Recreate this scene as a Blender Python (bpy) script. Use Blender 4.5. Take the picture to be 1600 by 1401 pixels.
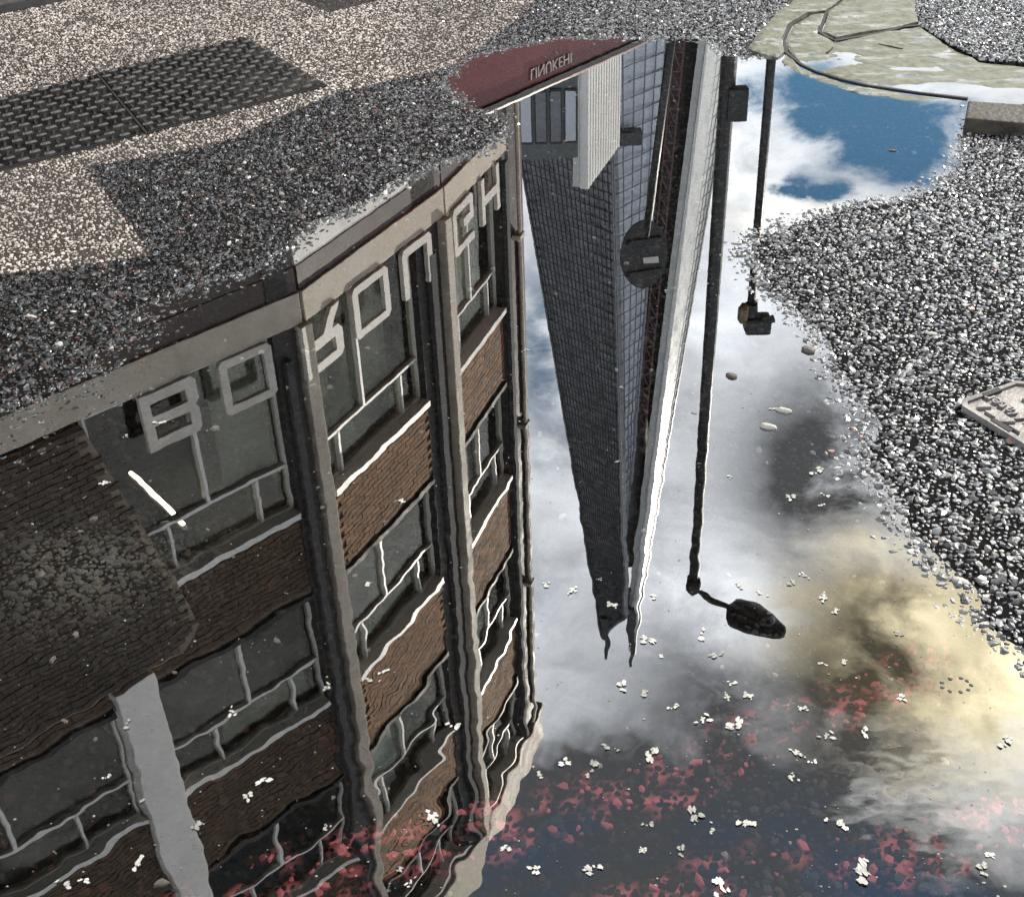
import bpy, bmesh, math, random
import numpy as np
from mathutils import Vector, Matrix
for o in list(bpy.data.objects): bpy.data.objects.remove(o, do_unlink=True)
rnd = random.Random(7); rng = np.random.default_rng(7)
SC = bpy.context.scene; COL = SC.collection

# ------------------------------------------------------------------ camera
F_PX, CAM_H = 1950.0, 1.3                    # focal length in photo pixels (photo is 1600 wide), eye height
PITCH = math.pi/2 - math.atan(2842/F_PX); ROLL = math.atan(105/2840)
fw = np.array([0, math.cos(PITCH), -math.sin(PITCH)])
u0 = np.array([0, math.sin(PITCH), math.cos(PITCH)]); r0 = np.array([1., 0, 0])
RT = math.cos(ROLL)*r0 - math.sin(ROLL)*u0; UP = math.cos(ROLL)*u0 + math.sin(ROLL)*r0
CP = np.array([0, 0, CAM_H])
cd = bpy.data.cameras.new('camera'); cam = bpy.data.objects.new('camera', cd); COL.objects.link(cam)
cd.sensor_fit = 'HORIZONTAL'; cd.sensor_width = 36; cd.lens = 36*F_PX/1600; cd.clip_start = 0.05; cd.clip_end = 6000
cam.matrix_world = Matrix([[RT[0], UP[0], -fw[0], 0], [RT[1], UP[1], -fw[1], 0], [RT[2], UP[2], -fw[2], CAM_H], [0, 0, 0, 1]])
SC.camera = cam
CY = SC.cycles; CY.max_bounces = 6; CY.use_adaptive_sampling = True; CY.adaptive_threshold = .04; CY.diffuse_bounces = 2; CY.glossy_bounces = 4; CY.transparent_max_bounces = 8; CY.caustics_reflective = False; CY.caustics_refractive = False
SC.view_settings.view_transform = 'Standard'; SC.view_settings.look = 'None'
SC.view_settings.exposure = 0.62; SC.view_settings.gamma = 1.0; SC.view_settings.use_curve_mapping = False

def ray(x, y):
    d = fw*F_PX + RT*(x-800) - UP*(y-700.5); return d/np.linalg.norm(d)
def gnd(x, y, z=0.0):
    d = ray(x, y); return CP + d*((z-CAM_H)/d[2])
def refz(x, y, z):                            # point at height z whose mirror image in the water lies at a pixel
    d = ray(x, y); q = CP + d*((-z-CAM_H)/d[2]); return np.array([q[0], q[1], z])
def aty(x, y, Y):                             # the same for a point Y metres ahead
    d = ray(x, y); q = CP + d*(Y/d[1]); return np.array([q[0], q[1], -q[2]])
def sky_ae(x, y):
    d = ray(x, y); return math.atan2(d[0], d[1]), math.asin(-d[2])

# ------------------------------------------------------------------ sky and sun
SUN_AZ, SUN_EL = math.radians(50), math.radians(40)      # azimuth from +Y towards +X
W = bpy.data.worlds.new('World'); SC.world = W; W.use_nodes = True; W.cycles.sampling_method = 'NONE'
nt = W.node_tree; nt.nodes.clear(); N = nt.nodes.new; L = nt.links.new
def wm(op, a, b=None, c=None):
    n = N('ShaderNodeMath'); n.operation = op
    for i, v in enumerate((a, b, c)):
        if v is None: continue
        if isinstance(v, (int, float)): n.inputs[i].default_value = v
        else: L(v, n.inputs[i])
    return n.outputs[0]
tc = N('ShaderNodeTexCoord'); sep = N('ShaderNodeSeparateXYZ'); L(tc.outputs['Generated'], sep.inputs[0])
AZ = wm('ARCTAN2', sep.outputs[0], sep.outputs[1]); EL = wm('ARCSINE', sep.outputs[2])
mp = N('ShaderNodeMapping'); L(tc.outputs['Generated'], mp.inputs[0]); mp.inputs['Scale'].default_value = (1, 1, 2.0)
def wnoise(scale, detail, rough, dist=0.0):
    n = N('ShaderNodeTexNoise'); L(mp.outputs[0], n.inputs['Vector'])
    n.inputs['Scale'].default_value = scale; n.inputs['Detail'].default_value = detail
    n.inputs['Roughness'].default_value = rough; n.inputs['Distortion'].default_value = dist; return n.outputs['Fac']
n1 = wnoise(5.5, 8, .6, .35); n2 = wnoise(14, 7, .6, .4)
# edges of the cloud fields are pushed about by the noise
AZn = wm('ADD', AZ, wm('MULTIPLY', wm('SUBTRACT', n2, .5), .16)); ELn = wm('ADD', EL, wm('MULTIPLY', wm('SUBTRACT', n1, .5), .14))
def blobs(lst, base):
    acc = base
    for (px, py, ra, re, w) in lst:
        a, e = sky_ae(px, py)
        q = wm('ADD', wm('POWER', wm('MULTIPLY', wm('SUBTRACT', AZn, a), 1/math.radians(ra)), 2.0), wm('POWER', wm('MULTIPLY', wm('SUBTRACT', ELn, e), 1/math.radians(re)), 2.0))
        acc = wm('ADD', acc, wm('MULTIPLY', wm('EXPONENT', wm('MULTIPLY', q, -1.0)), w))
    return acc
cover = blobs([(1310, 172, 3.8, 1.15, -1.35), (1430, 215, 1.7, 1.5, -.7), (1270, 268, 1.1, .6, -.8), (848, 470, 1.6, 3.0, -.6), (850, 640, 2.0, 3.0, -.35)],
              wm('ADD', wm('MULTIPLY', wm('SUBTRACT', n1, .5), 1.6), .95))
# the cloud deck ends high up: clear deep blue overhead
hi = N('ShaderNodeMapRange'); hi.interpolation_type = 'SMOOTHSTEP'; L(ELn, hi.inputs[0])
hi.inputs[1].default_value = math.radians(45.5); hi.inputs[2].default_value = math.radians(51); hi.inputs[3].default_value = 0; hi.inputs[4].default_value = 1.0
warmside = blobs([(1560, 1100, 7, 4.2, 1.5)], 0.0)
cover = wm('ADD', wm('SUBTRACT', cover, wm('MULTIPLY', hi.outputs[0], .26)), warmside)
cv = N('ShaderNodeMapRange'); cv.interpolation_type = 'SMOOTHSTEP'; L(cover, cv.inputs[0])
cv.inputs[1].default_value = .12; cv.inputs[2].default_value = .92
bright = blobs([(1240, 770, 3.4, 3.2, -.52), (1290, 650, 2.5, 2.5, -.25), (1110, 1090, 6, 3, -.36), (1330, 1110, 4, 3.2, -.42), (1310, 970, 3.5, 3, -.20), (1150, 940, 3.2, 2.6, .34),
                (1130, 480, 4, 3, .22), (1250, 320, 4, 1.5, .3), (1450, 975, 1.8, 1.6, .35), (1600, 1085, 3.2, 2.6, .55), (960, 600, 3, 5, .0), (1200, 200, 2, 2, .2)],
               wm('ADD', wm('MULTIPLY', wm('SUBTRACT', n2, .5), .75), .50))
hi2 = wm('MULTIPLY', hi.outputs[0], wm('SUBTRACT', 1.0, wm('MINIMUM', warmside, 1.0)))
bright = wm('MAXIMUM', wm('SUBTRACT', bright, wm('MULTIPLY', hi2, .60)), .06)
warm = N('ShaderNodeMapRange'); L(blobs([(1450, 1040, 6.5, 4.5, 1.0), (1330, 980, 4, 3, .5), (1560, 1010, 6, 5, .5), (1290, 320, 7, 1.2, .35)], 0.0), warm.inputs[0])
ramp = N('ShaderNodeMix'); ramp.data_type = 'RGBA'; L(warm.outputs[0], ramp.inputs[0])
ramp.inputs[6].default_value = (.90, .94, 1.0, 1); ramp.inputs[7].default_value = (1.0, .88, .58, 1)
cs = N('ShaderNodeVectorMath'); cs.operation = 'SCALE'; L(ramp.outputs[2], cs.inputs[0]); L(bright, cs.inputs['Scale'])
sky = N('ShaderNodeTexSky'); sky.sky_type = 'NISHITA'; sky.sun_disc = False
sky.sun_elevation = SUN_EL; sky.sun_rotation = SUN_AZ; sky.air_density = 1.0; sky.dust_density = 0.0; sky.ozone_density = .8
tn = N('ShaderNodeMix'); tn.data_type = 'RGBA'; tn.blend_type = 'MULTIPLY'; tn.inputs[0].default_value = 1; L(sky.outputs[0], tn.inputs[6]); tn.inputs[7].default_value = (.62, .95, 1.0, 1)
b1 = N('ShaderNodeBackground'); L(tn.outputs[2], b1.inputs[0]); b1.inputs[1].default_value = 0.065
b2 = N('ShaderNodeBackground'); L(cs.outputs[0], b2.inputs[0]); b2.inputs[1].default_value = 2.3
mx = N('ShaderNodeMixShader'); L(cv.outputs[0], mx.inputs[0]); L(b1.outputs[0], mx.inputs[1]); L(b2.outputs[0], mx.inputs[2])
wo = N('ShaderNodeOutputWorld'); L(mx.outputs[0], wo.inputs[0])
sl = bpy.data.lights.new('sun', 'SUN'); sl.energy = 4.0; sl.angle = math.radians(.5); sl.color = (1, .93, .82)
so = bpy.data.objects.new('sun', sl); COL.objects.link(so)
sd_ = Vector((math.sin(SUN_AZ)*math.cos(SUN_EL), math.cos(SUN_AZ)*math.cos(SUN_EL), math.sin(SUN_EL)))
so.rotation_euler = (-sd_).to_track_quat('-Z', 'Y').to_euler()

# ------------------------------------------------------------------ materials
def mat(name, col, rough=.5, spec=.5, metal=0.0, coat=0.0):
    m = bpy.data.materials.new(name); m.use_nodes = True; b = m.node_tree.nodes['Principled BSDF']
    b.inputs['Base Color'].default_value = (*col, 1); b.inputs['Roughness'].default_value = rough
    b.inputs['Specular IOR Level'].default_value = spec; b.inputs['Metallic'].default_value = metal; b.inputs['Coat Weight'].default_value = coat
    return m
def nd(m, t, **kw):
    n = m.node_tree.nodes.new(t)
    for k, v in kw.items(): setattr(n, k, v)
    return n
def lk(m, a, b): m.node_tree.links.new(a, b)
def mottled(name, ca, cb, scale, rough=(.4, .7), bump=0.0, bscale=None, detail=8, spec=.5, metal=0.0, obj=True):
    m = mat(name, ca, rough[0], spec, metal); b = m.node_tree.nodes['Principled BSDF']
    t = nd(m, 'ShaderNodeTexCoord'); n = nd(m, 'ShaderNodeTexNoise'); lk(m, t.outputs['Object'], n.inputs['Vector'])
    n.inputs['Scale'].default_value = scale; n.inputs['Detail'].default_value = detail; n.inputs['Roughness'].default_value = .65
    r = nd(m, 'ShaderNodeValToRGB'); r.color_ramp.elements[0].position = .35; r.color_ramp.elements[1].position = .65
    r.color_ramp.elements[0].color = (*ca, 1); r.color_ramp.elements[1].color = (*cb, 1)
    lk(m, n.outputs['Fac'], r.inputs[0]); lk(m, r.outputs[0], b.inputs['Base Color'])
    mr = nd(m, 'ShaderNodeMapRange'); lk(m, n.outputs['Fac'], mr.inputs[0]); mr.inputs[1].default_value = .35; mr.inputs[2].default_value = .65
    mr.inputs[3].default_value = rough[0]; mr.inputs[4].default_value = rough[1]; lk(m, mr.outputs[0], b.inputs['Roughness'])
    if bump:
        n2 = nd(m, 'ShaderNodeTexNoise'); lk(m, t.outputs['Object'], n2.inputs['Vector']); n2.inputs['Scale'].default_value = bscale or scale*3; n2.inputs['Detail'].default_value = 6
        bp = nd(m, 'ShaderNodeBump'); bp.inputs['Distance'].default_value = bump; lk(m, n2.outputs['Fac'], bp.inputs['Height']); lk(m, bp.outputs[0], b.inputs['Normal'])
    return m
M = {}
M['cream'] = mottled('cream render', (.42, .37, .29), (.60, .54, .44), 2.5, (.55, .8), .004)
M['white'] = mottled('white painted frame', (.72, .71, .66), (.82, .81, .77), 3, (.3, .5))
M['letter'] = mottled('pale lettering', (.50, .47, .42), (.66, .63, .57), 4, (.4, .6))
M['pier'] = mottled('dark glazed brick pier', (.010, .009, .008), (.028, .024, .020), 3, (.5, .75), .003)
M['pipe'] = mottled('grey lead pipe', (.035, .035, .036), (.07, .07, .073), 4, (.8, .9))
M['mortar'] = mottled('sooty mortar', (.17, .13, .10), (.26, .21, .16), 6, (.8, .9))
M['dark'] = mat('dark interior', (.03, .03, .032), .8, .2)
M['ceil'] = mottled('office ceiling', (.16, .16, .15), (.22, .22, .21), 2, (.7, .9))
M['brown'] = mottled('brown painted board', (.035, .02, .015), (.07, .04, .03), 3, (.4, .6))
M['black'] = mottled('black painted steel', (.012, .012, .013), (.025, .025, .026), 8, (.35, .6), .001)
M['redpaint'] = mottled('dark red van paint', (.15, .016, .015), (.20, .024, .021), .8, (.2, .35))
M['tyre'] = mat('tyre rubber', (.02, .02, .02), .8)
M['chrome'] = mat('rim metal', (.5, .5, .5), .3, metal=1)
M['lamp'] = mat('headlamp lens', (.8, .8, .78), .1)
def emis(name, col, s):
    m = mat(name, col); b = m.node_tree.nodes['Principled BSDF']; b.inputs['Emission Color'].default_value = (*col, 1); b.inputs['Emission Strength'].default_value = s; return m
M['tube'] = emis('lit tube', (1, .88, .62), 14)
# brick: colour differs from brick to brick
def brick_mat():
    m = mottled('brick', (.155, .073, .030), (.27, .145, .068), 5, (.75, .9), .003, 60); b = m.node_tree.nodes['Principled BSDF']
    t = nd(m, 'ShaderNodeTexCoord'); v = nd(m, 'ShaderNodeTexWhiteNoise', noise_dimensions='3D')
    g = nd(m, 'ShaderNodeNewGeometry'); h = nd(m, 'ShaderNodeHueSaturation')
    rp = nd(m, 'ShaderNodeMapRange'); lk(m, g.outputs['Random Per Island'], rp.inputs[0]); rp.inputs[3].default_value = .45; rp.inputs[4].default_value = 1.35
    oi = nd(m, 'ShaderNodeObjectInfo'); r2 = nd(m, 'ShaderNodeMapRange'); lk(m, oi.outputs['Random'], r2.inputs[0]); r2.inputs[3].default_value = .7; r2.inputs[4].default_value = 1.3
    mu = nd(m, 'ShaderNodeMath', operation='MULTIPLY'); lk(m, rp.outputs[0], mu.inputs[0]); lk(m, r2.outputs[0], mu.inputs[1])
    src = b.inputs['Base Color'].links[0].from_socket; lk(m, src, h.inputs['Color']); lk(m, mu.outputs[0], h.inputs['Value']); lk(m, h.outputs[0], b.inputs['Base Color'])
    return m
M['brick'] = brick_mat(); M['dusky'] = mottled('very dark brick', (.036, .027, .019), (.085, .063, .045), 4, (.75, .9), .003, 60)
def glass_mat(name, tint, refl, ior=2.0):
    m = mat(name, tint, .02); nt_ = m.node_tree; nt_.nodes.remove(nt_.nodes['Principled BSDF'])
    gl = nd(m, 'ShaderNodeBsdfGlossy'); gl.inputs['Color'].default_value = (*refl, 1); gl.inputs['Roughness'].default_value = .02
    tr = nd(m, 'ShaderNodeBsdfTransparent'); tr.inputs['Color'].default_value = (*tint, 1)
    t = nd(m, 'ShaderNodeTexCoord'); n = nd(m, 'ShaderNodeTexNoise'); lk(m, t.outputs['Object'], n.inputs['Vector']); n.inputs['Scale'].default_value = .8
    bp = nd(m, 'ShaderNodeBump'); bp.inputs['Distance'].default_value = .02; lk(m, n.outputs['Fac'], bp.inputs['Height']); lk(m, bp.outputs[0], gl.inputs['Normal'])
    oi = nd(m, 'ShaderNodeObjectInfo'); hv = nd(m, 'ShaderNodeHueSaturation'); hv.inputs['Color'].default_value = (*refl, 1); vr = nd(m, 'ShaderNodeMapRange'); lk(m, oi.outputs['Random'], vr.inputs[0]); vr.inputs[3].default_value = .35; vr.inputs[4].default_value = 1.25
    lk(m, vr.outputs[0], hv.inputs['Value']); lk(m, hv.outputs[0], gl.inputs['Color'])
    ge = nd(m, 'ShaderNodeNewGeometry'); dt = nd(m, 'ShaderNodeVectorMath', operation='DOT_PRODUCT'); lk(m, ge.outputs['Incoming'], dt.inputs[0]); lk(m, ge.outputs['Normal'], dt.inputs[1])
    ab = nd(m, 'ShaderNodeMath', operation='ABSOLUTE'); lk(m, dt.outputs['Value'], ab.inputs[0]); iv = nd(m, 'ShaderNodeMath', operation='SUBTRACT'); iv.inputs[0].default_value = 1; lk(m, ab.outputs[0], iv.inputs[1])
    pw = nd(m, 'ShaderNodeMath', operation='POWER'); lk(m, iv.outputs[0], pw.inputs[0]); pw.inputs[1].default_value = 4; f0 = ((ior-1)/(ior+1))**2
    fr = nd(m, 'ShaderNodeMath', operation='MULTIPLY_ADD'); lk(m, pw.outputs[0], fr.inputs[0]); fr.inputs[1].default_value = 1-f0; fr.inputs[2].default_value = f0
    mxs = nd(m, 'ShaderNodeMixShader'); lk(m, fr.outputs[0], mxs.inputs[0]); lk(m, tr.outputs[0], mxs.inputs[1]); lk(m, gl.outputs[0], mxs.inputs[2])
    lk(m, mxs.outputs[0], nt_.nodes['Material Output'].inputs['Surface']); return m
M['pane'] = glass_mat('window glass', (.86, .87, .83), (.52, .51, .46), 1.9)

# ------------------------------------------------------------------ helpers
def link(name, me, m, parent=None, kind=None):
    o = bpy.data.objects.new(name, me); COL.objects.link(o)
    if m is not None and len(me.materials) == 0: me.materials.append(m)
    if parent: o.parent = parent
    if kind: o['kind'] = kind
    return o
def tag(o, label, cat, group=None):
    o['label'] = label; o['category'] = cat
    if group: o['group'] = group
    return o
def empty(name, loc=(0, 0, 0)):
    o = bpy.data.objects.new(name, None); COL.objects.link(o); o.location = loc; o.empty_display_size = .1; return o
class MB:
    def __init__(s): s.v = []; s.f = []
    def add(s, vs, fs):
        k = len(s.v); s.v += [tuple(map(float, v)) for v in vs]; s.f += [tuple(i+k for i in f) for f in fs]; return s
    def hexa(s, p):                               # 8 points: bottom ring then top ring
        return s.add(p, [(3, 2, 1, 0), (4, 5, 6, 7), (0, 1, 5, 4), (1, 2, 6, 5), (2, 3, 7, 6), (3, 0, 4, 7)])
    def box(s, x0, x1, y0, y1, z0, z1):
        return s.hexa([(x0, y0, z0), (x1, y0, z0), (x1, y1, z0), (x0, y1, z0), (x0, y0, z1), (x1, y0, z1), (x1, y1, z1), (x0, y1, z1)])
    def tube(s, pts, rs, n=10, cap=True):
        pts = [Vector(p) for p in pts]; rings = []
        for i, p in enumerate(pts):
            d = (pts[min(i+1, len(pts)-1)] - pts[max(i-1, 0)]).normalized()
            a = d.orthogonal().normalized() if i == 0 else (a - d*a.dot(d)).normalized()
            b = d.cross(a); r = rs[i] if isinstance(rs, (list, tuple)) else rs
            rings.append([p + (a*math.cos(2*math.pi*k/n) + b*math.sin(2*math.pi*k/n))*r for k in range(n)])
        vs = [q for R_ in rings for q in R_]; fs = []
        for i in range(len(pts)-1):
            for k in range(n): fs.append((i*n+k, i*n+(k+1) % n, (i+1)*n+(k+1) % n, (i+1)*n+k))
        if cap: fs.append(tuple(range(n-1, -1, -1))); fs.append(tuple((len(pts)-1)*n+k for k in range(n)))
        return s.add(vs, fs)
    def prism(s, poly, fn, d0, d1):               # poly in 2D, fn(a,b,d) -> 3D, extruded from d0 to d1
        n = len(poly); vs = [fn(a, b, d0) for a, b in poly] + [fn(a, b, d1) for a, b in poly]
        return s.add(vs, [tuple(range(n-1, -1, -1)), tuple(range(n, 2*n))] + [(i, (i+1) % n, n+(i+1) % n, n+i) for i in range(n)])
    def mesh(s, name, smooth=False, bevel=0):
        me = bpy.data.meshes.new(name); me.from_pydata(s.v, [], s.f)
        bm = bmesh.new(); bm.from_mesh(me)
        bmesh.ops.recalc_face_normals(bm, faces=bm.faces)
        if bevel: bmesh.ops.bevel(bm, geom=[e for e in bm.edges if e.is_manifold and e.calc_face_angle(0) > .5], offset=bevel, segments=2, affect='EDGES', profile=.6)
        bm.to_mesh(me); bm.free()
        if smooth: me.polygons.foreach_set('use_smooth', [True]*len(me.polygons))
        return me
    def build(s, name, m, parent=None, kind=None, smooth=False, bevel=0): return link(name, s.mesh(name, smooth, bevel), m, parent, kind)
def raw_mesh(name, V, T, smooth=True):
    me = bpy.data.meshes.new(name); k = T.shape[1]
    me.vertices.add(len(V)); me.vertices.foreach_set('co', V.astype(np.float32).ravel())
    me.loops.add(T.size); me.loops.foreach_set('vertex_index', T.astype(np.int32).ravel())
    me.polygons.add(len(T)); me.polygons.foreach_set('loop_start', np.arange(0, T.size, k, dtype=np.int32))
    me.polygons.foreach_set('use_smooth', np.full(len(T), smooth)); me.update(calc_edges=True); return me
def attr(me, name, data, dom='POINT', typ='FLOAT'):
    a = me.attributes.new(name, typ, dom)
    if typ == 'FLOAT': a.data.foreach_set('value', np.asarray(data, np.float32))
    else: a.data.foreach_set('color', np.asarray(data, np.float32).ravel())
def vnoise(x, y, s, seed):
    g = np.random.default_rng(seed).random((257, 257)); X = x*s + 100.3; Y = y*s + 77.7
    i = np.floor(X).astype(int); j = np.floor(Y).astype(int); fx = X-i; fy = Y-j; fx = fx*fx*(3-2*fx); fy = fy*fy*(3-2*fy); i %= 256; j %= 256
    return (g[i, j]*(1-fx)+g[i+1, j]*fx)*(1-fy) + (g[i, j+1]*(1-fx)+g[i+1, j+1]*fx)*fy
def fbm(x, y, s, seed, o=4): return sum(vnoise(x, y, s*2**k, seed+k)*.5**k for k in range(o))/sum(.5**k for k in range(o))
def inside(P, poly):
    x, y = P[:, 0], P[:, 1]; r = np.zeros(len(P), bool); n = len(poly)
    for i in range(n):
        (x1, y1), (x2, y2) = poly[i], poly[(i+1) % n]
        if y1 == y2: continue
        r ^= ((y1 > y) != (y2 > y)) & (x < (x2-x1)*(y-y1)/(y2-y1)+x1)
    return r
def linedist(P, pts, closed=False):
    d = np.full(len(P), 1e9); n = len(pts)
    for i in range(n if closed else n-1):
        a = np.array(pts[i]); b = np.array(pts[(i+1) % n]); ab = b-a
        t = np.clip(((P-a)@ab)/(ab@ab+1e-12), 0, 1); d = np.minimum(d, np.hypot(*(P-a-t[:, None]*ab).T))
    return d
def gpoly(px): return [tuple(gnd(*q)[:2]) for q in px]

# ------------------------------------------------------------------ the road: one sheet with a hollow that holds the puddle
PUD = gpoly([(-400, 800), (-150, 735), (0, 655), (60, 640), (130, 600), (190, 545), (240, 485), (330, 447), (440, 428), (470, 385), (520, 352), (580, 325), (640, 292), (690, 262), (780, 242), (806, 205),
             (800, 178), (745, 165), (712, 135), (735, 98), (800, 76), (880, 62), (1000, 64), (1095, 66), (1120, 88), (1165, 98), (1205, 92), (1250, 108), (1300, 128), (1400, 146), (1512, 158), (1508, 195), (1472, 262), (1400, 298),
             (1300, 318), (1205, 343), (1145, 362), (1128, 400), (1150, 440), (1205, 492), (1262, 548), (1290, 600), (1310, 660), (1300, 705), (1340, 770), (1395, 835), (1440, 885), (1480, 935), (1515, 990), (1570, 1040),
             (1640, 1085), (1900, 1180), (2300, 1700), (800, 1900), (-700, 1700)])
# footprints that carry no chippings
PLATE_PX = [(-330, 240), (155, 121), (381, 65), (508, 139), (232, 213), (-330, 362)]
COVER_PX = [(1497, 640), (1500, 634), (1530, 622), (1580, 601), (1640, 604), (1760, 668), (1745, 735), (1690, 742), (1600, 703)]
SLABS_PX = {
 'a': [(1168, 80), (1185, 55), (1215, 25), (1245, 2), (1300, -25), (1330, -25), (1318, 2), (1289, 21), (1262, 25), (1240, 36), (1231, 41), (1221, 63), (1225, 84), (1215, 92), (1190, 88)],
 'b': [(1326, 0), (1345, -20), (1425, -15), (1432, 20), (1434, 38), (1380, 49), (1306, 61), (1285, 51), (1296, 22)],
 'c': [(1240, 42), (1266, 29), (1288, 25), (1277, 52), (1304, 68), (1380, 54), (1436, 44), (1480, 72), (1530, 98), (1600, 105), (1740, 122), (1740, 165), (1600, 157), (1515, 150), (1435, 143), (1358, 132), (1314, 122), (1275, 110), (1252, 99), (1232, 80), (1228, 63)],
 'd': [(1229, 85), (1251, 105), (1275, 116), (1314, 129), (1358, 138), (1435, 149), (1508, 156), (1508, 163), (1440, 161), (1350, 149), (1290, 132), (1250, 117), (1222, 97)]}
APRON_PX = [(1168, 80), (1185, 55), (1215, 25), (1245, 2), (1300, -25), (1425, -15), (1432, 20), (1436, 42), (1480, 70), (1530, 96), (1600, 103), (1740, 120), (1740, 165), (1508, 163), (1440, 161), (1350, 149), (1290, 132), (1250, 117), (1222, 97), (1190, 88)]
KERB_PX = [(1513, 157), (1600, 163), (1740, 176), (1740, 208), (1600, 192), (1509, 184)]

def height(P):
    d = linedist(P, PUD, True); ins = inside(P, PUD); wob = (fbm(P[:, 0], P[:, 1], 9, 3) - .5)
    lf = np.clip((-.45-P[:, 0])/.4, 0, 1)      # the left shore shelves more gently
    s = np.where(ins, -d, d) + wob*.05
    out = .0125*(1-np.exp(-np.maximum(s, 0)/.15)); dep = -(.0155)*(1-np.exp(-np.maximum(-s, 0)/(.10+.24*lf)))
    shelf = np.clip((-.5-P[:, 0])/.35, 0, 1)*np.clip((P[:, 1]-1.2)/.3, 0, 1); dep = dep*(1-.70*shelf)      # the far left is hardly covered
    return np.where(s > 0, out, dep) - .0035 + (fbm(P[:, 0], P[:, 1], 3.2, 11)-.5)*.004
gx = np.arange(-4.2, 4.2001, .02); gy = np.arange(.35, 8.0, .02); XX, YY = np.meshgrid(gx, gy)
PP = np.stack([XX.ravel(), YY.ravel()], 1); ZZ = height(PP)
fall = np.clip((np.maximum(np.abs(PP[:, 0])-3.9, PP[:, 1]-7.6))/.3, 0, 1)
ZZ = np.where(fall > 0, np.maximum(ZZ, .004), ZZ)
ZZ = np.where(inside(PP, gpoly(APRON_PX)) | inside(PP, gpoly(KERB_PX)), -.014, ZZ)
nx, ny = len(gx), len(gy); ii = (np.arange(ny-1)[:, None]*nx + np.arange(nx-1)).ravel()
road_me = raw_mesh('road', np.column_stack([PP, ZZ]), np.stack([ii, ii+1, ii+nx+1, ii+nx], 1))
RED1 = gpoly([(250, 1440), (350, 1395), (480, 1350), (640, 1305), (800, 1275), (950, 1235), (1060, 1205), (1160, 1150), (1260, 1105), (1350, 1078), (1470, 1028)])
RED2 = gpoly([(950, 1420), (1080, 1385), (1200, 1348), (1320, 1338), (1460, 1322), (1540, 1290), (1620, 1240), (1750, 1150)])
LIGHT = gpoly([(-400, 60), (430, -60), (900, -60), (800, 40), (700, 108), (520, 152), (335, 232), (135, 266), (185, 332), (240, 402), (100, 425), (-400, 470)])
DARK1 = gpoly([(425, -10), (515, 24), (610, 0), (640, -60)])
def paint(P):
    w = (fbm(P[:, 0], P[:, 1], 130, 21, 2)); d = np.minimum(linedist(P, RED1), linedist(P, RED2)*1.05)
    return np.clip((w - .56)*14, 0, 1)*np.clip((.055-d)/.02, 0, 1)
attr(road_me, 'paint', paint(PP)); attr(road_me, 'pale', inside(PP, LIGHT)*1.0*np.clip(.4+fbm(PP[:, 0], PP[:, 1], 2.2, 5)*1.0, 0, 1))
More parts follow.
